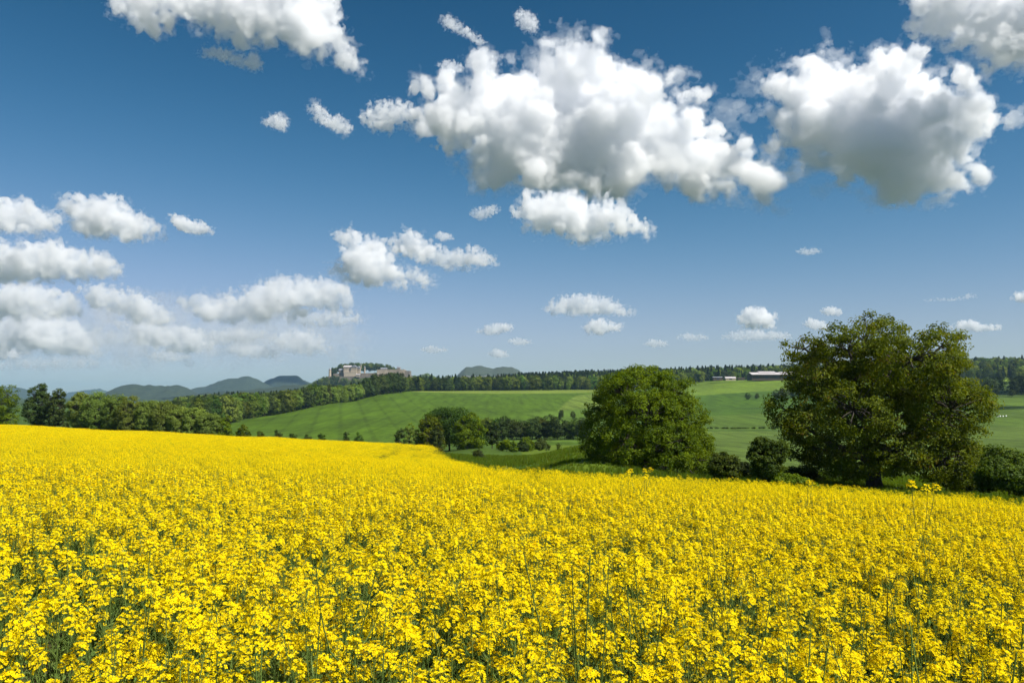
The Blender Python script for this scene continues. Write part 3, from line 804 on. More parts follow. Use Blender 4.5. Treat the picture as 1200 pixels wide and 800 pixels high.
sets = [wood_points([(205, 590), (270, 690), (350, 870), (400, 950), (440, 1030), (474, 1110), (474, 1500), (330, 1500), (205, 1300)], 2200, (14, 21), lambda u, d: np.where(u > 425, 0.5, 0.08)),
        wood_points([(470, 1180), (560, 1235), (690, 1255), (775, 1270), (775, 2000), (600, 2000), (470, 1500)], 5200, (11, 24), lambda u, d: np.where(u > 590, np.where(d < 1330, 0.25, 0.6), 0.2)),
        wood_points([(775, 1250), (835, 1330), (1000, 1400), (1000, 2000), (775, 2000)], 2600, (11, 24), 0.3),
        wood_points([(1000, 1250), (1400, 1250), (1400, 2000), (1000, 2000)], 2600, (11, 22), 0.15)]
instancer('far_woods', *[np.concatenate([s_[i] for s_ in sets]) for i in range(4)], wood_mesh, 'mixed dark woods covering the far ridge')

# trees of the fortress hill
def on_hill(n, uv, D, spread, hr):
    u = rng.uniform(uv[0], uv[1], n)
    return u, D + rng.uniform(-spread, spread, n), rng.uniform(*hr, n)
u_, d_, h_ = on_hill(150, (388, 464), 2720, 70, (14, 22))
vtop = np.interp(u_, [388, 394, 405, 415, 425, 440, 455, 464], [431.5, 427, 425, 424, 425, 424.5, 427, 430])
P_ = np.array([at(a, b_ + rng.uniform(0, 4), c) - Vector((0, 0, hh)) for a, b_, c, hh in zip(u_, vtop, d_, h_)])
u2, d2, h2 = on_hill(300, (366, 522), 2560, 60, (12, 18))
v2 = np.interp(u2, [366, 380, 390, 400, 420, 440, 480, 492, 506, 522], [448, 441, 440, 442, 443, 443, 443.5, 440.5, 441.5, 448]) + rng.uniform(-1, 8, 300)
P2 = np.array([at(a, b_, c) - Vector((0, 0, hh)) for a, b_, c, hh in zip(u2, v2, d2, h2)])
PP = np.concatenate([P_, P2]); HH = np.r_[h_, h2]
instancer('hilltop_woods', PP, np.c_[np.zeros((len(PP), 2)), rng.uniform(0, 6, len(PP))], np.c_[HH, HH, HH], rng.randint(0, NB, len(PP)), wood_mesh, 'green trees crowning and ringing the fortress rock')

# ------------------------------------------------------------------ fortress
M['sandstone'] = plain_mat('sandstone', (0.21, 0.17, 0.12), (0.40, 0.33, 0.245), 0.06, 0.9, 0.0, stretch=(1, 1, 0.5))
M['render_wall'] = plain_mat('rendered_wall', (0.30, 0.25, 0.18), (0.43, 0.36, 0.27), 0.08, 0.9)
M['slate'] = plain_mat('slate_roof', (0.14, 0.15, 0.17), (0.24, 0.25, 0.28), 0.1, 0.6)
M['metal_roof'] = plain_mat('pale_roof', (0.40, 0.36, 0.36), (0.52, 0.48, 0.47), 0.08, 0.5)
M['pane'] = plain_mat('window_dark', (0.02, 0.022, 0.025), (0.04, 0.042, 0.045), 1.0, 0.3)
M['dark_wood'] = plain_mat('weathered_boards', (0.045, 0.032, 0.026), (0.09, 0.065, 0.05), 0.5, 0.9, stretch=(3, 3, 0.2))
M['cliff'] = plain_mat('cliff_rock', (0.10, 0.09, 0.075), (0.24, 0.20, 0.15), 0.05, 0.95, 0.0, stretch=(1, 1, 0.3))
D_F = 2620.0
fb = at(433, 441.5, D_F)
fort = empty('hill_fortress', fb, 'sandstone fortress with long walls and roofs on the wooded rock', 'fortress')
kx = D_F / F_PX
def fx(u): return (u - 433) * kx
def fz(v): return (441.5 - v) * kx
def fbox(name, u0, u1, vb, vt, y0, y1, mat, extra=None):
    mb = MB(); mb.box(fx(u0), fx(u1), y0, y1, fz(vb), fz(vt))
    if extra: extra(mb)
    return mb.build(name, mat, fort)
def crenel(u0, u1, vt, y):
    def f(mb):
        n = int((u1 - u0) * kx / 5)
        for i in range(n):
            x = fx(u0) + (i + 0.2) * (fx(u1) - fx(u0)) / n
            mb.box(x, x + 2.6, y - 0.3, y + 1.0, fz(vt) + 0.003, fz(vt) + 1.6)
    return f
fbox('curtain_wall', 441.5, 467, 446, 433.2, 0, 40, M['sandstone'], crenel(441.5, 467, 433.2, 0))
fbox('bastion', 467.2, 474, 446, 433.0, -10, 45, M['sandstone'], crenel(467.2, 474, 433.0, -10))
fbox('bastion', 474.2, 480, 446, 434.3, -2, 42, M['cliff'])
fbox('curtain_wall', 404, 418.5, 446, 436.2, -14, 20, M['render_wall'], crenel(404, 418.5, 436.2, -14))
fbox('curtain_wall', 418.7, 441.3, 446, 436.8, 22, 60, M['cliff'])
fbox('curtain_wall', 390, 403.8, 446, 437.5, 8, 44, M['cliff'])
def house(u0, u1, vb, vt, vr, y0, y1, axis='x', wm='render_wall', wins=6, rows=2, rm='slate'):
    w_ = fbox('building', u0, u1, vb, vt, y0, y1, M[wm])
    mb = MB(); mb.gable(fx(u0) - 1, fx(u1) + 1, y0 - 1, y1 + 1, fz(vt) + 0.01, fz(vr), axis)
    mb.build('roof', M[rm], w_)
    for r_ in range(rows):
        for i in range(wins):
            x = fx(u0) + (i + 0.5) * (fx(u1) - fx(u0)) / wins
            z = fz(vt) - (r_ + 0.75) * 4.6
            q = MB(); q.box(x - 0.8, x + 0.8, y0 - 0.15, y0 + 0.3, z - 1.2, z + 1.2); q.build('window', M['pane'], w_)
    return w_
house(402.5, 411.2, 437, 429.8, 428.0, -2, 24, 'x', rm='metal_roof')
house(411.4, 418.2, 437, 430.0, 427.6, -6, 22, 'y')
house(418.4, 421.5, 437, 431.2, 428.5, 0, 18, 'y', wins=3)
house(396, 402.3, 439, 433.4, 431.6, 12, 30, 'x', 'sandstone', 4, 2)
house(445, 452, 434, 431.9, 430.4, 16, 30, 'x', 'render_wall', 5, 1)
house(465, 468.5, 434, 430.8, 429.3, 4, 14, 'x', 'render_wall', 3, 1)
house(419, 423.3, 441.8, 439.2, 438.2, -26, -16, 'x', 'render_wall', 3, 1, 'metal_roof')
def tower(u, r, vb, vt, vr, y, name='tower'):
    mb = MB(); mb.cyl(fx(u), y, fz(vb), fz(vt), r, r * 0.95, 14); t_ = mb.build(name, M['render_wall'], fort, smooth=False)
    q = MB(); q.cyl(fx(u), y, fz(vt) + 0.01, fz(vr), r * 1.15, 0.1, 14); q.build('spire', M['slate'], t_)
tower(426.6, 2.6, 437, 430.6, 428.4, 10)
tower(386.6, 4.2, 442, 433.0, 430.6, 0)
tower(421.8, 1.8, 432, 427.6, 424.8, 14)
fbox('rock_face', 386, 441, 450, 441.0, -20, 30, M['cliff'])
fbox('rock_face', 464, 481.5, 450, 440.0, -18, 40, M['cliff'])

# ------------------------------------------------------------------ farm on the ridge
D_B = 1245.0
kb = D_B / F_PX
gb = ground(908, D_B)
barn = empty('cattle_barn', (gb.x, gb.y, at(908, 443.0, D_B).z), 'long low barn with pale roof and dark boarded wall on the ridge', 'barn')
def bx_(u): return (u - 908) * kb
def bz_(v): return (443.0 - v) * kb
mb = MB(); mb.box(bx_(881.5), bx_(935), 0, 26, bz_(445.5), bz_(438.9)); mb.build('wall', M['dark_wood'], barn)
def slab_roof(u0, u1, v_e, v_r, y0, y1, name='roof'):
    """Shallow double-pitch roof with real thickness."""
    x0, x1 = bx_(u0), bx_(u1); ze, zr = bz_(v_e), bz_(v_r); ym = (y0 + y1) / 2
    V = [(x, y, z) for x in (x0, x1) for (y, z) in ((y0, ze), (ym, zr), (y1, ze), (y1, ze - 0.5), (ym, zr - 0.5), (y0, ze - 0.5))]
    Fq = [(0, 6, 7, 1), (1, 7, 8, 2), (2, 8, 9, 3), (3, 9, 10, 4), (4, 10, 11, 5), (5, 11, 6, 0)]
    mb = MB(); mb.add(V, Fq + [(0, 1, 4, 5), (1, 2, 3, 4), (6, 11, 10, 7), (7, 10, 9, 8)]); return mb.build(name, M['metal_roof'], barn)
slab_roof(881, 936, 438.6, 435.9, -2.5, 28)
slab_roof(892, 912, 436.0, 434.6, 8, 26, 'raised_roof')
slab_roof(917, 935.5, 436.3, 435.2, 6, 27, 'raised_roof')
mb = MB(); mb.box(bx_(893), bx_(911), 10, 24, bz_(438.2), bz_(435.9)); mb.build('clerestory', M['dark_wood'], barn)
mb = MB(); mb.box(bx_(918), bx_(934.5), 9, 24, bz_(438.2), bz_(436.4)); mb.build('clerestory', M['dark_wood'], barn)
for u in (888, 899, 910, 921, 931):
    mb = MB(); mb.box(bx_(u) - 2.2, bx_(u) + 2.2, -0.1, 0.3, bz_(443.6), bz_(440.2)); mb.build('door', M['pane'], barn)
def farm_shed(u0, u1, vb, vt, vr, D, wall, roof, name, label, cat, dp=10):
    k = D / F_PX; p = at((u0 + u1) / 2, vb, D); w = (u1 - u0) * k / 2
    e = empty(name, p, label, cat)
    mb = MB(); mb.box(-w, w, 0, dp, -1.5, (vb - vt) * k); wl = mb.build('wall', wall, e)
    mb = MB(); mb.gable(-w - 0.4, w + 0.4, -0.5, dp + 0.5, (vb - vt) * k + 0.01, (vb - vr) * k); mb.build('roof', roof, e)
    mb = MB(); mb.box(-w * 0.3, w * 0.25, -0.08, 0.2, 0, (vb - vt) * k * 0.8); mb.build('door', M['pane'], wl)
    return e
farm_shed(836, 847, 444.5, 442.2, 441.2, 1235, M['dark_wood'], M['slate'], 'farm_shed', 'small dark shed with grey roof left of the long barn', 'shed')
farm_shed(850.5, 862.5, 444.6, 443.0, 441.2, 1232, M['render_wall'], M['metal_roof'], 'storage_hall', 'small hall with bright pale roof left of the long barn', 'shed', 9)
farm_shed(865, 873, 444.2, 442.9, 442.3, 1236, M['dark_wood'], M['dark_wood'], 'wood_store', 'low brown store between the pale hall and the barn', 'shed', 6)
farm_shed(938, 950, 443.0, 441.2, 439.6, 1225, M['render_wall'], M['metal_roof'], 'farmhouse', 'pale roofed outbuilding half hidden behind the oak', 'house', 9)
farm_shed(1194, 1203, 424.5, 421.0, 419.5, 1850, M['metal_roof'], M['slate'], 'white_house', 'tiny white house on the wooded skyline at the right edge', 'house', 10)

# gravel path running into the dip
pm = plain_mat('gravel', (0.28, 0.26, 0.22), (0.42, 0.39, 0.34), 2.0, 0.95)
pts = [(449.5, 372), (452, 350), (455, 325), (459, 305), (462, 290)]
V, Fq = [], []
for i, (u, D) in enumerate(pts):
    c = ground(u, D)
    for s_ in (-1.3, 1.3): V.append((c.x + s_, c.y, float(H(c.x + s_, c.y)) + 0.12))
    if i: Fq.append((2 * i - 2, 2 * i - 1, 2 * i + 1, 2 * i))
tag(obj('path', mesh_np('path', np.array(V), np.array(Fq), [pm])), kind='structure', label='short pale gravel path going into the dip')

M['white_paint'] = plain_mat('white_paint', (0.70, 0.70, 0.68), (0.80, 0.80, 0.78), 3, 0.5)
for i, (u, D) in enumerate([(1168, 560), (1171, 561), (1174.5, 560), (1178, 562)]):
    c = ground(u, D); k = D / F_PX
    mb = MB(); mb.tube([(0, 0, -0.2), (0, 0, 0.5), (0, 0, 1.05)], [0.5, 0.55, 0.45], 8); mb.tube([(0, 0, 1.05), (0, 0, 1.15)], [0.42, 0.1], 8)
    tag(mb.build('silage_bale', M['white_paint'], loc=c - Vector((0, 0, 0.35)), smooth=True), 'small white wrapped bale standing in the shaded field right of the oak', 'bale', 'white wrapped bales in the shaded field')

# ------------------------------------------------------------------ rape plants
def flower_quads(P, Nn, r, rng, petals=4):
    n = len(P)
    Nn = Nn / (np.linalg.norm(Nn, axis=1)[:, None] + 1e-9)
    rv = rng.normal(size=(n, 3)); T = np.cross(Nn, rv); T /= np.linalg.norm(T, axis=1)[:, None] + 1e-9
    B = np.cross(Nn, T)
    Vs, tint = [], []
    r = r * rng.uniform(0.8, 1.15, n)[:, None]
    cup = rng.uniform(0.1, 0.6, n)[:, None]
    for k in range(petals):
        a = k * 2 * math.pi / petals
        d = math.cos(a) * T + math.sin(a) * B; s_ = -math.sin(a) * T + math.cos(a) * B
        q = np.empty((n, 4, 3))
        q[:, 0] = P + d * r * 0.08
        q[:, 1] = P + d * r * 0.72 + s_ * r * 0.50 + Nn * r * cup * 0.7
        q[:, 2] = P + d * r * 1.05 + Nn * r * cup * 0.55
        q[:, 3] = P + d * r * 0.72 - s_ * r * 0.50 + Nn * r * cup * 0.7
        Vs.append(q.reshape(-1, 3)); tint.append(rng.uniform(0.0, 1, n))
    V = np.concatenate(Vs); return V, np.arange(len(V)).reshape(-1, 4), np.concatenate(tint)

def head_points(rng, n, spread=0.034, tall=0.055):
    i = np.arange(n); a = i * 2.39996 + rng.uniform(0, 6)
    f = (i + 0.5) / n
    rr = spread * np.sqrt(f) * rng.uniform(0.8, 1.2, n)
    P = np.c_[np.cos(a) * rr, np.sin(a) * rr, -tall * f ** 1.3 + rng.normal(0, 0.005, n)]
    Nn = np.c_[np.cos(a) * f * 1.0, np.sin(a) * f * 1.0, np.full(n, 1.05)] + 0.3 * rng.normal(size=(n, 3))
    return P, Nn

def head_mesh(seed, n=24):
    rng = np.random.RandomState(seed)
    P, Nn = head_points(rng, n)
    V, Fq, t = flower_quads(P, Nn, 0.0104, rng)
    mb = MB()
    for p in P[::2]: mb.tube([(0, 0, p[2] - 0.025), tuple(p)], [0.0007, 0.0006], 3)
    for _ in range(9):
        c = np.array([rng.normal(0, 0.006), rng.normal(0, 0.006), rng.uniform(0.002, 0.012)])
        mb.tube([c - (0, 0, 0.004), c, c + (0, 0, 0.004)], [0.0006, 0.0022, 0.0005], 4)
    mb.tube([(0, 0, -0.09), (0, 0, -0.04), (0, 0, 0.004)], [0.0017, 0.0015, 0.001], 4)
    tv = np.concatenate(mb.v); fl = [np.array(mb.f[4]) + len(V), np.array(mb.f[3]) + len(V)]
    ns = sum(len(f) for f in fl)
    return dict(V=np.r_[V, tv], F=[Fq] + fl, mi=np.r_[np.zeros(len(Fq)), np.ones(ns)], t=np.r_[t, rng.uniform(0.3, 1, ns)])

HEADS = [head_mesh(400 + i, n) for i, n in enumerate((26, 20, 30, 15))]
HEAD_ME = [mesh_np('flower_head', h_['V'], h_['F'], [M['petal'], M['rape_stem']], h_['mi'], [('tint', 'FACE', h_['t'])]) for h_ in HEADS]

def plant_design(seed, n_br=6, height=1.3, bare=False):
    """Stem mesh data and the places of the flower heads."""
    rng = np.random.RandomState(seed)
    mb = MB(); heads = []
    k = 9
    z = np.linspace(-0.05, height - 0.09, k)
    bx, by = rng.normal(0, 0.035, 2)
    P = np.c_[bx * (z / height) ** 2 + 0.014 * np.sin(z * 6 + seed), by * (z / height) ** 2 + 0.014 * np.cos(z * 5 + seed), z]
    mb.tube(P, np.linspace(0.0052, 0.0019, k) * (1.15 if bare else 1.0), 5)
    def pods(Q, n, f0):
        for i in range(n):
            f = f0 + (0.97 - f0) * (i + rng.uniform(0, 0.6)) / n
            p = np.array([np.interp(f, np.linspace(0, 1, len(Q)), Q[:, c]) for c in range(3)])
            a = rng.uniform(0, 6.28); L_ = rng.uniform(0.022, 0.05)
            d = np.array([math.cos(a) * 0.75, math.sin(a) * 0.75, 0.66])
            mb.tube([p, p + d * 0.016, p + d * 0.016 + (d + (0, 0, 0.35)) * L_ * 0.6], [0.0006, 0.0011, 0.0004], 3)
    pods(P, 24, 0.62)
    if not bare or rng.rand() < 0.5: heads.append((P[-1] + (0, 0, 0.05), rng.normal(0, 0.12, 2)))
    for i in range(n_br):
        a = i * 2.39996 + rng.uniform(-0.4, 0.4)
        z0 = height * rng.uniform(0.38, 0.72)
        s_ = np.array([np.interp(z0, z, P[:, 0]), np.interp(z0, z, P[:, 1]), z0])
        zt = height * rng.uniform(0.76, 1.0) - 0.06
        out = rng.uniform(0.09, 0.24)
        e_ = np.array([s_[0] + math.cos(a) * out, s_[1] + math.sin(a) * out, max(zt, z0 + 0.14)])
        t = np.linspace(0, 1, 6)[:, None]
        Q = s_ + (e_ - s_) * np.c_[np.sqrt(t), np.sqrt(t), t]
        mb.tube(Q, np.linspace(0.0029, 0.0014, 6) * (1.15 if bare else 1.0), 4)
        pods(Q, 11, 0.4)
        if not bare or rng.rand() < 0.35: heads.append((Q[-1] + (0, 0, 0.045), rng.normal(0, 0.22, 2)))
    tv = np.concatenate(mb.v); fl = [np.array(mb.f[4]), np.array(mb.f[3])]
    ns = sum(len(f) for f in fl)
    # narrow leaves on the stem
    nl = 14
    zl = rng.uniform(0.08, 0.52, nl) * height; al = rng.uniform(0, 6.28, nl); LV = []
    for zz_, aa in zip(zl, al):
        L_ = rng.uniform(0.08, 0.17) * (1.35 - zz_ / height); w_ = L_ * 0.16
        p = np.array([np.interp(zz_, z, P[:, 0]), np.interp(zz_, z, P[:, 1]), zz_])
        d = np.array([math.cos(aa), math.sin(aa), 0.0]); s_ = np.array([-d[1], d[0], 0])
        m1 = p + d * L_ * 0.5 + (0, 0, L_ * 0.35)
        LV += [[p, m1 + s_ * w_, m1 + (0, 0, -w_ * 0.5), m1 - s_ * w_], [m1 + s_ * w_, p + d * L_ * 1.05 + (0, 0, L_ * 0.1), m1 - s_ * w_, m1 + (0, 0, -w_ * 0.5)]]
    LV = np.array(LV).reshape(-1, 3)
    LF = np.arange(len(LV)).reshape(-1, 4) + len(tv)
    return dict(V=np.r_[tv, LV], F=[fl[0], fl[1], LF], t=np.r_[rng.uniform(0.2, 1, ns), rng.uniform(0, 0.7, len(LF))], heads=heads, seed=seed)

def head_matrix(h_, k):
    return Matrix.Translation(Vector(h_[0])) @ Matrix.Rotation(h_[1][0], 4, 'X') @ Matrix.Rotation(h_[1][1], 4, 'Y') @ Matrix.Rotation(k * 1.7, 4, 'Z')

DESIGNS = [plant_design(500 + i, nb, hh, bare) for i, (nb, hh, bare) in enumerate([(5, 1.30, False), (6, 1.26, False), (5, 1.35, False), (7, 1.28, False), (5, 1.22, False), (4, 1.42, True), (6, 1.33, False)])]
STEM_ME = [mesh_np('stem', d['V'], d['F'], [M['rape_stem']], attrs=[('tint', 'FACE', d['t'])]) for d in DESIGNS]

def whole_plant(d):
    Vs, Fs, mi, t = [d['V']], {3: [d['F'][1]], 4: [d['F'][0], d['F'][2]]}, {3: [np.ones(len(d['F'][1]))], 4: [np.ones(len(d['F'][0]) + len(d['F'][2]))]}, {3: [d['t'][len(d['F'][0]):len(d['F'][0]) + len(d['F'][1])]], 4: [np.r_[d['t'][:len(d['F'][0])], d['t'][len(d['F'][0]) + len(d['F'][1]):]]]}
    n = len(d['V'])
    for k, h_ in enumerate(d['heads']):
        hd = HEADS[(k + d['seed']) % 4]
        mt = np.array(head_matrix(h_, k)); V = hd['V'] @ mt[:3, :3].T + mt[:3, 3]
        Vs.append(V); c0 = 0
        for f in hd['F']:
            w = f.shape[1]
            Fs[w].append(f + n); mi[w].append(hd['mi'][c0:c0 + len(f)]); t[w].append(hd['t'][c0:c0 + len(f)]); c0 += len(f)
        n += len(V)
    return mesh_np('rape_plant', np.concatenate(Vs), [np.concatenate(Fs[4]), np.concatenate(Fs[3])], [M['petal'], M['rape_stem']],
                   np.r_[np.concatenate(mi[4]), np.concatenate(mi[3])], [('tint', 'FACE', np.r_[np.concatenate(t[4]), np.concatenate(t[3])])])
NEAR_ME = [whole_plant(d) for d in DESIGNS]

def coarse_patch(seed, side, n_plants, heads, per, r, height=1.28, stems=True):
    """A square patch of the crop for the middle and far distance."""
    rng = np.random.RandomState(seed)
    Vs, Fs, mi, tt, n = [], [], [], [], 0
    for _ in range(n_plants):
        px, py = rng.uniform(-side / 2, side / 2, 2); hh = height * rng.uniform(0.92, 1.06)
        nh = heads + rng.randint(-1, 2)
        C = np.c_[px + rng.normal(0, 0.13, nh), py + rng.normal(0, 0.13, nh), hh * rng.uniform(0.78, 1.0, nh)]
        for c in C:
            P, Nn = head_points(rng, per, 0.036, 0.06)
            V, Fq, t = flower_quads(P + c, Nn, r, rng, 2)
            Vs.append(V); Fs.append(Fq + n); n += len(V); mi.append(np.zeros(len(Fq))); tt.append(t)
            if stems:
                b0 = np.array([px + 0.5 * (c[0] - px), py + 0.5 * (c[1] - py), 0.5 * hh]); w_ = 0.0024 * rng.choice([-1, 1])
                V = np.array([b0 - (w_, 0, 0), b0 + (w_, 0, 0), c + (w_ * 0.5, 0, -0.02), c - (w_ * 0.5, 0, 0.02), b0 - (0, w_, 0), b0 + (0, w_, 0), c + (0, w_ * 0.5, -0.02), c - (0, w_ * 0.5, 0.02)])
                Vs.append(V); Fs.append(np.array([[0, 1, 2, 3], [4, 5, 6, 7]]) + n); n += 8; mi.append(np.ones(2)); tt.append(rng.uniform(0, 1, 2))
    return mesh_np('rape_patch', np.concatenate(Vs), np.concatenate(Fs), [M['petal'], M['rape_stem']], np.concatenate(mi), [('tint', 'FACE', np.concatenate(tt))])
MIDP = [coarse_patch(600 + i, 0.5, 6, 7, 13, 0.0125) for i in range(5)]
FARP = [coarse_patch(620 + i, 1.3, 30, 5, 5, 0.022) for i in range(4)]

rng = np.random.RandomState(5)
def scatter(d0, d1, dens, margin=1.2):
    w = 0.70 * d1 + margin
    n = int(dens * (d1 - d0) * 2 * w)
    x = rng.uniform(-w, w, n); y = rng.uniform(d0, d1, n)
    keep = (np.abs(x) < 0.68 * np.maximum(y, 0) + margin) & in_poly(x, y, FIELD)
    return x[keep], y[keep]
def canopy(x, y): return 1.0 + 0.045 * fbm(x * 0.35, y * 0.35, 2.0, 2) + 0.03 * fbm(x * 0.05, y * 0.05, 8.0, 2)

x0, y0 = scatter(-1.5, 15, 29, 5.0)
rad0 = np.hypot(x0, y0)
k = (rad0 > 1.15) & (rng.uniform(0, 1, len(x0)) < np.clip(0.74 + 0.75 * fbm(x0 * 0.9, y0 * 0.55, 3.3, 2) + 0.032 * (y0 - 4), 0.25, 1.0))
x0, y0, rad0 = x0[k], y0[k], rad0[k]
order = np.argsort(y0); x0, y0 = x0[order], y0[order]
s0 = canopy(x0, y0) * rng.uniform(0.90, 1.07, len(x0))
p0 = rng.choice([0, 1, 2, 3, 4, 6], len(x0))
p0 = np.where((y0 < 6.5) & (rng.uniform(0, 1, len(x0)) < np.clip((x0 + 0.3) * 0.09, 0.012, 0.10)), 5, p0)
s0 = s0 * np.where((y0 < 4.5) & (rng.uniform(0, 1, len(x0)) < 0.09), 1.14, 1.0)
s0 = np.where(p0 == 5, s0 * rng.uniform(0.95, 1.14, len(x0)), s0)
r0 = np.c_[rng.normal(0, 0.07, len(x0)), rng.normal(0.03, 0.07, len(x0)), rng.uniform(0, 6.28, len(x0))]
vis = np.where((y0 > 1.2) & (np.abs(x0) < 0.64 * y0 + 0.15))[0][:290]
isnear = np.zeros(len(x0), bool); isnear[vis] = True
z0 = H(x0, y0)
LAB_P = 'single rapeseed plant in yellow flower among the nearest plants of the crop'
def rape_plant(x, y, z, k, rot, sc, label, group='nearest rapeseed plants of the crop'):
    st = obj('rapeseed_plant', STEM_ME[k], None, (x, y, z))
    st.rotation_euler = rot; st.scale = (sc, sc, sc)
    tag(st, label, 'rapeseed plant', group)
    for q, h_ in enumerate(DESIGNS[k]['heads']):
        c = obj('flower_head', HEAD_ME[(q + DESIGNS[k]['seed']) % 4], st)
        c.matrix_local = head_matrix(h_, q)
    return st
for i in vis:
    rape_plant(x0[i], y0[i], z0[i], int(p0[i]), tuple(r0[i]), float(s0[i]), LAB_P)
# plants that stand out above the far edge of the crop
for (u, v, D, k, lb) in [(1068, 563, 8.5, 0, 'tall rapeseed plant standing up against the foot of the oak'), (947, 562, 13.0, 2, 'rapeseed plant rising above the crop in front of the small pale bush'),
                         (755, 549, 15.0, 4, 'rapeseed plant rising above the crop in front of the lime tree'), (736, 551, 14.0, 1, 'rapeseed plant above the crop left of the lime trunk')]:
    p = at(u, v, D); zg = float(H(p.x, p.y)); hd = DESIGNS[k]['heads'][0][0]
    sc = (p.z - zg) / hd[2]
    rape_plant(p.x - hd[0] * sc, p.y - hd[1] * sc, zg, k, (0, 0, 0), sc, lb, None)
x1, y1 = scatter(15, 48, 4.8, 5.0)
x2, y2 = scatter(48, 236, 0.95)
def trim(x, y):   # tractor lines show as narrow gaps in the crop
    return ~((np.abs(x + 0.125 * (y - 62) + 7.5) < 0.34) | (np.abs(x + 0.125 * (y - 62) + 9.3) < 0.34)) | (y < 40)
k1, k2 = trim(x1, y1), trim(x2, y2)
x1, y1, x2, y2 = x1[k1], y1[k1], x2[k2], y2[k2]
q = ~isnear
PX = np.r_[x0[q], x1, x2]; PY = np.r_[y0[q], y1, y2]
n1, n2 = len(x1), len(x2)
sc = np.r_[s0[q], canopy(x1, y1) * rng.uniform(0.93, 1.05, n1), canopy(x2, y2) * rng.uniform(0.95, 1.05, n2)]
pid = np.r_[p0[q], 7 + rng.randint(0, 5, n1), 12 + rng.randint(0, 4, n2)]
rot = np.r_[r0[q], np.c_[np.zeros((n1, 2)), rng.uniform(0, 6.28, n1)], np.c_[np.zeros((n2, 2)), rng.uniform(0, 6.28, n2)]]
instancer('rapeseed_crop', np.c_[PX, PY, H(PX, PY)], rot, np.c_[sc, sc, sc], pid, NEAR_ME + MIDP + FARP, 'yellow flowering rapeseed crop covering the whole slope')

# rough grass between the crop and the trees
def tuft(seed, n=26, h=0.45):
    rng = np.random.RandomState(seed)
    V = []
    for _ in range(n):
        a = rng.uniform(0, 6.28); r_ = rng.uniform(0, 0.16); b0 = np.array([math.cos(a) * r_, math.sin(a) * r_, -0.02]); d = np.array([math.cos(a), math.sin(a), 0]) * rng.uniform(0.05, 0.3) * h
        s_ = np.array([-math.sin(a), math.cos(a), 0]) * 0.012; hh = h * rng.uniform(0.5, 1.1)
        V.append([b0 - s_, b0 + s_, b0 + d + s_ * 0.2 + (0, 0, hh), b0 + d - s_ * 0.2 + (0, 0, hh)])
    V = np.array(V).reshape(-1, 3)
    return mesh_np('tuft', V, np.arange(len(V)).reshape(-1, 4), [M['grass']], attrs=[('tint', 'FACE', rng.uniform(0, 1, n))])
TUFT = [tuft(700 + i) for i in range(4)]
n = 46000
gx = rng.uniform(-22, 70, n); gy = 20 + 110 * rng.uniform(0, 1, n) ** 0.8
k = ~in_poly(gx, gy, FIELD + np.array([0.4, 0.4])) & (np.abs(gx) < 0.68 * gy + 2)
gx, gy = gx[k], gy[k]
gs = rng.uniform(0.6, 1.2, len(gx)) * (0.7 + 0.5 * vnoise(gx * 0.15, gy * 0.15, 1.0))
instancer('grass', np.c_[gx, gy, H(gx, gy)], np.c_[np.zeros((len(gx), 2)), rng.uniform(0, 6.28, len(gx))], np.c_[gs, gs, gs], rng.randint(0, 4, len(gx)), TUFT, 'rough meadow grass beyond the crop edge')

# ------------------------------------------------------------------ clouds
def cloud_mat(name, dens):
    m, N, L = new_mat(name)
    v_ = N.new('ShaderNodeVolumePrincipled')
    v_.inputs['Color'].default_value = (0.978, 0.981, 0.987, 1); v_.inputs['Density'].default_value = dens; v_.inputs['Anisotropy'].default_value = 0.25
    o_ = N.new('ShaderNodeOutputMaterial'); L.new(v_.outputs[0], o_.inputs['Volume'])
    return m

def surface_nets(f, org, h):
    s = f < 0
    c = [s[a:s.shape[0] - 1 + a, b_:s.shape[1] - 1 + b_, d:s.shape[2] - 1 + d] for a in (0, 1) for b_ in (0, 1) for d in (0, 1)]
    tot = sum(q.astype(np.int8) for q in c)
    act = (tot > 0) & (tot < 8)
    I = np.argwhere(act)
    cn = np.array([(a, b_, d) for a in (0, 1) for b_ in (0, 1) for d in (0, 1)])
    val = np.stack([f[I[:, 0] + a, I[:, 1] + b_, I[:, 2] + d] for a, b_, d in cn], 1)
    acc = np.zeros((len(I), 3)); cnt = np.zeros(len(I))
    for p in range(8):
        for q in range(p + 1, 8):
            if abs(cn[p] - cn[q]).sum() != 1: continue
            x = (val[:, p] < 0) != (val[:, q] < 0)
            t = np.where(x, val[:, p] / np.where(x, val[:, p] - val[:, q], 1), 0)
            acc += np.where(x[:, None], cn[p] + t[:, None] * (cn[q] - cn[p]), 0); cnt += x
    V = org + h * (I + acc / cnt[:, None])
    mp = np.full(act.shape, -1, np.int64); mp[act] = np.arange(len(I))
    Fs = []
    for ax in range(3):
        sl_a = [slice(1, -1)] * 3; sl_b = [slice(1, -1)] * 3
        sl_a[ax] = slice(0, -1); sl_b[ax] = slice(1, None)
        sa, sb = s[tuple(sl_a)], s[tuple(sl_b)]
        E = np.argwhere(sa != sb); flip = sa[tuple(E.T)]
        E = E.copy(); o1, o2 = (ax + 1) % 3, (ax + 2) % 3
        E[:, o1] += 1; E[:, o2] += 1
        def cell(d1, d2):
            q = E.copy(); q[:, o1] -= d1; q[:, o2] -= d2; return mp[tuple(q.T)]
        Q = np.stack([cell(1, 1), cell(0, 1), cell(0, 0), cell(1, 0)], 1)
        Q[~flip] = Q[~flip][:, ::-1]
        Fs.append(Q)
    return V, np.concatenate(Fs)

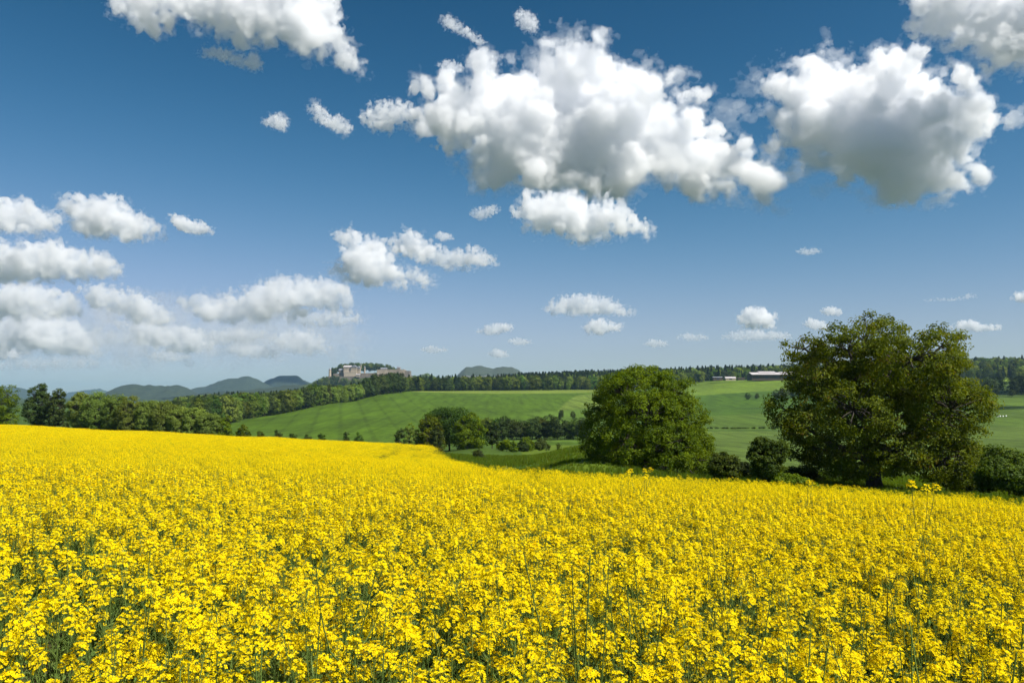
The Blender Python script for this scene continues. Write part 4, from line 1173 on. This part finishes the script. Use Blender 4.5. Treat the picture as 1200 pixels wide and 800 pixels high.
def poly_dist(px, py, poly):
    poly = np.asarray(poly, float); d = np.full(np.shape(px), 1e9)
    for i in range(len(poly)):
        a, b_ = poly[i - 1], poly[i]; ab = b_ - a
        t = np.clip(((px - a[0]) * ab[0] + (py - a[1]) * ab[1]) / (ab @ ab + 1e-9), 0, 1)
        d = np.minimum(d, np.hypot(px - a[0] - t * ab[0], py - a[1] - t * ab[1]))
    return d

def cloud(poly, D, label, seed, dens=0.022, res=2.6, thick=0.8, amp=0.30, group=None, sq=0.55, soft=1.0, place=None):
    """poly: outline seen in the photograph; filled with balls of real size at distance D and roughened into billows."""
    rng = np.random.RandomState(seed)
    poly = np.array(poly, float); k = D / F_PX if place is None else 1.0
    u0, v0 = poly.min(0); u1, v1 = poly.max(0)
    n = 5000
    pu = rng.uniform(u0, u1, n); pv = rng.uniform(v0, v1, n)
    ins = in_poly(pu, pv, poly); pu, pv = pu[ins], pv[ins]
    pd = poly_dist(pu, pv, poly)
    o_ = np.argsort(-pd); pu, pv, pd = pu[o_], pv[o_], pd[o_]
    balls = []; cov = np.zeros(len(pu), bool)
    for i in range(len(pu)):
        if cov[i] or pd[i] < 1.3: continue
        r = pd[i] * 0.95
        balls.append((pu[i], pv[i], r))
        cov |= np.hypot(pu - pu[i], pv - pv[i]) < r * 0.72
        if len(balls) > 140: break
    B = np.array(balls)
    rmax = B[:, 2].max()
    cen = at((u0 + u1) / 2, (v0 + v1) / 2, D) if place is None else Vector(place)
    # local axes: x right, y depth, z up, in metres; the picture plane is taken square to the line of sight in elevation
    bx_ = np.array([(at(b_[0], b_[1], D) - cen) if place is None else (b_[0], 0, -b_[1]) for b_ in B], float)
    rr = B[:, 2] * k
    bx_[:, 1] = rng.uniform(-1, 1, len(B)) * thick * np.maximum(0, rmax * k * 0.9 - rr * 0.5)
    if rmax > 14:
        nb = len(B); e_b, e_r = [], []
        for q in rng.permutation(len(pu))[:int(14 * math.sqrt((u1 - u0) * (v1 - v0)) / rmax) + 30]:      # rim
            if pd[q] < 0.28 * rmax: e_b.append((pu[q], pv[q], rng.uniform(-0.4, 0.4))); e_r.append(pd[q] * 0.8 + 1.5)
        for q in rng.permutation(len(pu))[:150]:                                                           # faces of the heap
            dd = (B[:, 2] ** 2 - (B[:, 0] - pu[q]) ** 2 - (B[:, 1] - pv[q]) ** 2) * k * k
            ok = dd > 0
            low = (pv[q] - v0) / (v1 - v0)
            if not ok.any() or rng.uniform() < low * 0.9: continue
            yf = (bx_[:nb, 1][ok] - sq * np.sqrt(dd[ok])).min() / (rmax * k)
            r = rng.uniform(0.10, 0.24) * rmax
            if r < pd[q] + 2: e_b.append((pu[q], pv[q], yf + 0.3 * r / rmax)); e_r.append(r)
        ex = np.array([at(b_[0], b_[1], D) - cen if place is None else (b_[0], 0, -b_[1]) for b_ in e_b], float)
        ex[:, 1] = [b_[2] * rmax * k for b_ in e_b]
        bx_ = np.r_[bx_, ex]; rr = np.r_[rr, np.array(e_r) * k]
    h = res * k
    sc = float(np.clip(0.42 * rmax, 2.4, 30.0)) * k
    pad = 1.0 * amp * sc + 4 * h
    lo = (bx_ - rr[:, None]).min(0) - pad; hi = (bx_ + rr[:, None]).max(0) + pad
    g = [np.arange(lo[c], hi[c], h) for c in range(3)]
    while len(g[0]) * len(g[1]) * len(g[2]) > 5.5e6:
        h *= 1.1; g = [np.arange(lo[c], hi[c], h) for c in range(3)]
    f = np.full([len(q) for q in g], 1e9, np.float32)
    m_ = sc * 2.2
    st = 4                                            # the ball field is bent by slow noise, worked out on a coarser grid
    gc = [np.arange(lo[c], hi[c] + st * h * 2, h * st) for c in range(3)]
    CX, CY, CZ = np.meshgrid(*gc, indexing='ij')
    ws = 1.5 * sc
    def up(a):
        for ax in range(3):
            n_ = len(g[ax]); t_ = np.arange(n_) / st; i0 = t_.astype(int); fr = (t_ - i0).astype(np.float32)
            sh = [1, 1, 1]; sh[ax] = n_
            a = np.take(a, i0, ax) * (1 - fr.reshape(sh)) + np.take(a, i0 + 1, ax) * fr.reshape(sh)
        return a
    WX, WY, WZ = [up((0.75 * sc * fbm(CX / ws + q * 31.7, CY / ws + seed * 1.3, CZ / ws - q * 11.1, 3, 0.55)).astype(np.float32)) for q in range(3)]
    for c_, r in zip(bx_, rr):
        w = tuple(slice(max(0, int((c_[a] - r - m_ - lo[a]) / h)), int((c_[a] + r + m_ - lo[a]) / h) + 2) for a in range(3))
        d2 = (g[0][w[0]][:, None, None] - c_[0] + WX[w]) ** 2 + ((g[1][w[1]][None, :, None] - c_[1] + WY[w]) / sq) ** 2 + (g[2][w[2]][None, None, :] - c_[2] + WZ[w]) ** 2
        f[w] = np.minimum(f[w], np.sqrt(d2) - r)
    near = np.abs(f) < sc * 1.6
    ii = np.nonzero(near)
    xn, yn, zn = g[0][ii[0]], g[1][ii[1]], g[2][ii[2]]
    wx = 0.3 * vnoise(xn / sc, yn / sc, zn / sc + seed); wz = 0.3 * vnoise(xn / sc + 9, yn / sc, zn / sc - seed)
    bl = np.zeros(len(xn)); a, s_ = 1.0, 0.8
    for o2 in range(7):
        if sc / s_ < h * 0.9: break
        q = np.abs(vnoise(xn / sc * s_ + wx + o2 * 7.7 + seed, yn / sc * s_ + o2 * 3.1, zn / sc * s_ + wz - o2 * 5.3)) * 2
        bl += a * (q - 0.70); a *= 0.66; s_ *= 1.95
    hf = fbm(xn / sc * 2.1 + 3, yn / sc * 2.1, zn / sc * 2.6 - seed, 5, 0.66)
    fn = f[near]
    zb_, zt_ = (bx_[:, 2] - rr).min(), (bx_[:, 2] + rr).max()
    fl = np.clip((zn - zb_) / (0.45 * (zt_ - zb_) + 1e-6), 0, 1); fl = 0.52 + 0.48 * fl * fl * (3 - 2 * fl)
    bl = bl * fl
    def shell(name, field, d_, parent=None, crumb=0.03):
        f1 = f.copy(); f1[near] = field
        V, Fq = surface_nets(f1, lo, h)
        if len(Fq) == 0: return None
        lab = np.arange(len(V)); A_ = np.r_[Fq[:, 0], Fq[:, 1], Fq[:, 2]]; B_ = np.r_[Fq[:, 1], Fq[:, 2], Fq[:, 3]]
        for _ in range(400):                       # label connected pieces, drop the crumbs
            l0 = lab.copy(); m2 = np.minimum(lab[A_], lab[B_])
            np.minimum.at(lab, A_, m2); np.minimum.at(lab, B_, m2); lab = lab[lab]
            if (lab == l0).all(): break
        cnt = np.bincount(lab, minlength=len(V)); keepv = cnt[lab] > crumb * cnt.max()
        Fq = Fq[keepv[Fq[:, 0]]]; mp_ = np.cumsum(keepv) - 1; V = V[keepv]; Fq = mp_[Fq]
        return obj(name, mesh_np(name, V, Fq, [cloud_mat('%s_vapour_%d' % (name, seed), d_)], smooth=True), parent, cen if parent is None else (0, 0, 0))
    o1 = shell('cloud', fn - amp * sc * (bl * 1.0 + 1.3 * hf) + 0.10 * amp * sc, dens * 0.38)
    tag(o1, label, 'cloud', group)
    shell('dense_core', fn - amp * sc * (bl * 1.2 + 0.9 * hf) + 0.45 * amp * sc, dens * 1.0, o1)
    shell('wisp', fn - amp * sc * (bl * 0.8 + 2.9 * hf) - 0.05 * sc, dens * 0.17 * soft, o1, 0.002)
    return o1

CL = [
 ([(484, 128), (492, 112), (520, 98), (560, 92), (585, 82), (608, 78), (625, 60), (650, 40), (680, 38), (702, 52), (712, 78), (740, 84), (770, 86), (800, 100), (828, 112), (824, 132), (852, 143), (872, 163), (886, 175), (908, 192), (930, 210), (922, 228), (900, 238),
   (880, 246), (868, 235), (840, 226), (800, 222), (750, 222), (700, 224), (660, 228), (620, 228), (588, 222), (560, 208), (540, 196), (520, 180), (500, 162)], 3400, 'biggest white cloud with a grey belly in the middle of the sky'),
 ([(600, 236), (612, 228), (640, 224), (668, 222), (690, 232), (715, 228), (730, 245), (752, 256), (770, 268), (764, 276), (730, 278), (700, 282), (680, 286), (650, 278), (620, 274), (606, 262)], 2700, 'white cloud tucked under the biggest cloud'),
 ([(874, 103), (884, 88), (905, 76), (930, 80), (960, 68), (985, 74), (1010, 78), (1030, 58), (1046, 54), (1062, 66), (1090, 76), (1110, 90), (1146, 94), (1140, 106), (1108, 118), (1130, 128), (1165, 140), (1172, 150), (1150, 160), (1120, 168), (1128, 190), (1160, 204), (1150, 216), (1125, 236), (1090, 238), (1050, 234),
   (1010, 226), (975, 222), (962, 214), (985, 206), (966, 197), (946, 188), (928, 172), (911, 151), (900, 128)], 3400, 'large ragged white cloud right of the biggest one'),
 ([(1070, 0), (1076, 14), (1095, 26), (1100, 42), (1122, 46), (1140, 60), (1160, 70), (1185, 78), (1240, 84), (1260, -40), (1100, -40)], 3000, 'grey-bellied cloud cut off by the top right corner'),
 ([(128, -20), (140, 18), (160, 34), (185, 36), (215, 30), (235, 40), (262, 42), (290, 46), (310, 56), (335, 60), (352, 68), (380, 66), (400, 76), (420, 78), (424, 60), (408, 44), (398, 20), (392, -20)], 2900, 'white cloud cut off by the top edge on the left'),
 ([(225, 62), (245, 52), (268, 56), (285, 62), (300, 58), (312, 76), (300, 86), (285, 80), (262, 72), (240, 68)], 2950, 'ragged scrap hanging below the top left cloud'),
 ([(60, 232), (72, 226), (95, 228), (118, 232), (140, 230), (155, 242), (165, 254), (185, 258), (194, 270), (190, 278), (170, 284), (150, 284), (130, 278), (105, 280), (85, 270), (72, 256)], 3900, 'white puffy cloud above the left edge cloud bank'),
 ([(194, 254), (205, 248), (220, 254), (240, 260), (254, 268), (252, 276), (225, 276), (205, 270)], 3900, 'small bright cloud right of the left puffy cloud'),
 ([(-60, 250), (-20, 236), (10, 230), (35, 236), (60, 248), (75, 262), (72, 274), (50, 278), (20, 276), (-60, 286)], 4200, 'grey cloud cut by the left edge behind the puffy one'),
 ([(-60, 290), (0, 282), (30, 284), (60, 282), (90, 288), (112, 292), (135, 304), (146, 318), (140, 328), (100, 331), (50, 333), (0, 332), (-60, 332)], 4400, 'long white cloud at the left edge with a straight grey base'),
 ([(375, 318), (392, 308), (400, 296), (394, 276), (404, 268), (425, 274), (445, 284), (455, 290), (470, 308), (490, 312), (510, 324), (514, 336), (480, 338), (440, 336), (405, 328), (384, 328)], 4700, 'white heaped cloud above the fortress'),
 ([(448, 286), (462, 276), (474, 266), (492, 272), (505, 284), (528, 292), (560, 292), (578, 300), (582, 310), (560, 316), (530, 318), (510, 312), (490, 306), (470, 302)], 4900, 'white cloud overlapping the right of the fortress cloud'),
 ([(505, 276), (515, 270), (530, 274), (534, 282), (518, 284)], 4900, 'tiny puff above the fortress cloud'),
 ([(205, 352), (225, 345), (250, 346), (275, 345), (300, 334), (330, 330), (360, 332), (395, 334), (416, 342), (418, 356), (405, 364), (370, 362), (340, 370), (310, 376), (280, 374), (250, 372), (225, 364)], 6200, 'broad low cloud left of the fortress'),
 ([(90, 344), (112, 337), (140, 342), (165, 344), (190, 356), (204, 372), (190, 378), (160, 374), (130, 366), (104, 360)], 6500, 'low white cloud between the left edge and the broad cloud'),
 ([(-40, 342), (0, 336), (40, 336), (70, 342), (95, 352), (104, 366), (70, 368), (30, 370), (-40, 370)], 6500, 'low cloud at the left edge under the straight based cloud'),
 ([(-40, 380), (10, 376), (45, 372), (80, 376), (110, 386), (128, 402), (110, 412), (70, 410), (20, 408), (-40, 410)], 8200, 'hazy low cloud near the horizon at the left edge'),
 ([(135, 382), (165, 378), (200, 382), (235, 386), (255, 400), (240, 410), (200, 408), (160, 402)], 8200, 'hazy flat cloud low above the blue hills'),
 ([(250, 410), (275, 404), (310, 404), (335, 412), (325, 418), (285, 418)], 9500, 'thin flat hazy cloud above the rocky blue hill'),
 ([(315, 394), (345, 388), (375, 394), (392, 404), (385, 412), (350, 412), (325, 406)], 9500, 'faint hazy cloud left of the fortress near the horizon'),
 ([(-40, 406), (5, 404), (28, 412), (30, 420), (-40, 422)], 10500, 'lowest hazy cloud at the left edge'),
 ([(-60, 352), (60, 346), (200, 350), (320, 356), (420, 372), (440, 400), (400, 424), (200, 430), (-60, 430)], 12500, 'pale thin veil behind the low cloud banks on the left'),
 ([(40, 396), (90, 390), (160, 388), (240, 390), (320, 392), (345, 398), (300, 404), (200, 404), (110, 405), (60, 402)], 9000, 'long thin streak lying across the low cloud bank on the left'),
 ([(-20, 424), (40, 420), (100, 420), (135, 425), (110, 431), (40, 432), (-20, 432)], 9800, 'thin streak just above the hedge trees at the left edge'),
 ([(325, 372), (350, 366), (385, 365), (420, 370), (428, 377), (395, 382), (350, 381)], 8000, 'thin streak under the right end of the broad low cloud'),
 ([(232, 392), (262, 386), (300, 386), (318, 392), (296, 400), (252, 400)], 8600, 'thin hazy streak under the broad low cloud at its left end'),
 ([(170, 414), (200, 410), (225, 418), (205, 424), (175, 422)], 11000, 'faint streak of cloud lowest above the dark flat hill'),
 ([(632, 364), (642, 354), (660, 346), (690, 346), (715, 350), (735, 360), (752, 364), (745, 370), (715, 370), (680, 370), (650, 370)], 6000, 'flat white cloud alone above the lime tree'),
 ([(680, 384), (690, 376), (706, 374), (720, 378), (735, 380), (728, 388), (705, 392), (685, 391)], 6800, 'small flat cloud under the lone flat cloud'),
 ([(552, 390), (568, 382), (585, 378), (604, 380), (600, 388), (578, 393)], 7000, 'small flat cloud above the table hill'),
 ([(590, 400), (602, 396), (622, 398), (626, 403), (606, 405)], 7500, 'tiny flat cloud left of the lime tree top'),
 ([(487, 410), (502, 405), (522, 408), (528, 412), (505, 414)], 9000, 'tiny flat cloud right above the fortress wall'),
 ([(568, 414), (582, 408), (594, 412), (600, 418), (580, 420)], 9000, 'tiny puff directly above the table hill'),
 ([(750, 403), (765, 397), (782, 400), (785, 405), (765, 407)], 8500, 'tiny flat cloud right of the lime tree top'),
 ([(862, 376), (868, 366), (884, 359), (900, 364), (914, 374), (908, 384), (885, 385), (868, 383)], 6300, 'small rounded cloud left of the oak top'),
 ([(838, 396), (860, 388), (890, 386), (925, 390), (935, 396), (905, 399), (865, 400)], 7500, 'thin flat cloud under the small rounded cloud'),
 ([(786, 397), (805, 390), (828, 392), (832, 397), (810, 400)], 7500, 'thin small cloud left of the rounded cloud'),
 ([(938, 380), (950, 372), (968, 376), (975, 385), (955, 388)], 6800, 'small cloud just left of the oak top'),
 ([(958, 364), (972, 358), (988, 362), (985, 370), (968, 370)], 6300, 'tiny cloud directly over the left of the oak'),
 ([(1112, 384), (1122, 376), (1140, 374), (1152, 380), (1175, 380), (1176, 386), (1150, 389), (1125, 389)], 6500, 'flat white cloud right of the oak'),
 ([(1184, 350), (1192, 341), (1215, 340), (1225, 354), (1195, 356)], 5500, 'small cloud cut by the right edge above the oak level'),
 ([(1070, 352), (1090, 349), (1120, 349), (1140, 343), (1148, 347), (1130, 352), (1095, 354)], 5500, 'thin streak of cloud above the oak'),
 ([(928, 294), (945, 290), (966, 292), (964, 297), (945, 300)], 4400, 'tiny flat scrap of cloud alone in the blue right of centre'),
 ([(548, 250), (560, 243), (580, 240), (592, 246), (575, 254), (562, 260)], 3900, 'ragged scrap left of the tucked-under cloud'),
 ([(304, 144), (318, 134), (332, 132), (342, 142), (334, 156), (324, 152)], 3300, 'ragged scrap high in the blue left of centre'),
 ([(358, 122), (372, 118), (384, 132), (402, 136), (415, 148), (408, 162), (394, 158), (380, 148), (368, 140)], 3300, 'torn white scrap between the top left cloud and the biggest'),
 ([(424, 136), (440, 122), (460, 118), (482, 124), (494, 140), (488, 150), (465, 148), (450, 158), (436, 150)], 3350, 'ragged wing at the left of the biggest cloud'),
 ([(600, 20), (608, 11), (622, 14), (632, 28), (628, 42), (612, 36)], 3000, 'faint scrap near the top edge above the biggest cloud'),
 ([(512, 24), (524, 16), (540, 26), (560, 40), (575, 52), (560, 54), (540, 42), (522, 34)], 3000, 'thin torn scrap near the top edge left of centre'),
 ([(510, 78), (520, 70), (540, 74), (548, 84), (530, 88)], 3300, 'wisp just over the left shoulder of the biggest cloud'),
]
for i, (poly, D, lb) in enumerate(CL):
    wpx = max(p[0] for p in poly) - min(p[0] for p in poly)
    ragged = any(w in lb for w in ('scrap', 'wisp', 'wing', 'thin', 'faint', 'streak', 'torn'))
    big = wpx > 200
    if 5800 < D < 12000:                              # low banks: a little deeper than their bright cores
        vm_ = sum(p[1] for p in poly) / len(poly); poly = [(p[0], vm_ + (p[1] - vm_) * (1.3 if poly[0][0] < 400 else 1.1)) for p in poly]
    veil = 'veil' in lb
    cloud(poly, D, lb, i + 1, dens=0.0007 if veil else (0.009 if ragged else 0.016) * 3400.0 / D * (1.35 if big else (2.4 if wpx < 110 else 1.5)) * (0.85 if D > 5800 and poly[0][0] < 420 else 1.0),
          res=1.5 if big else (1.0 if wpx > 60 else 0.7), amp=0.75 if ragged else (0.44 if big else 0.52), soft=2.5 if ragged else 1.0)
def oval(a, b_): return [(a * math.cos(t_), b_ * math.sin(t_) * (1 + 0.25 * math.sin(3 * t_))) for t_ in np.linspace(0, 2 * math.pi, 24)[:-1]]
cloud(oval(170, 34), 1000, 'narrow cloud high outside the frame on the right, shading a strip of the right-hand fields', 91, dens=0.02, res=7, amp=0.4, place=(1045, 268, 900))
cloud(oval(230, 62), 1000, 'broad cloud high outside the frame on the right, shading the copse beyond the oak', 92, dens=0.02, res=9, amp=0.4, place=(1155, 518, 900))
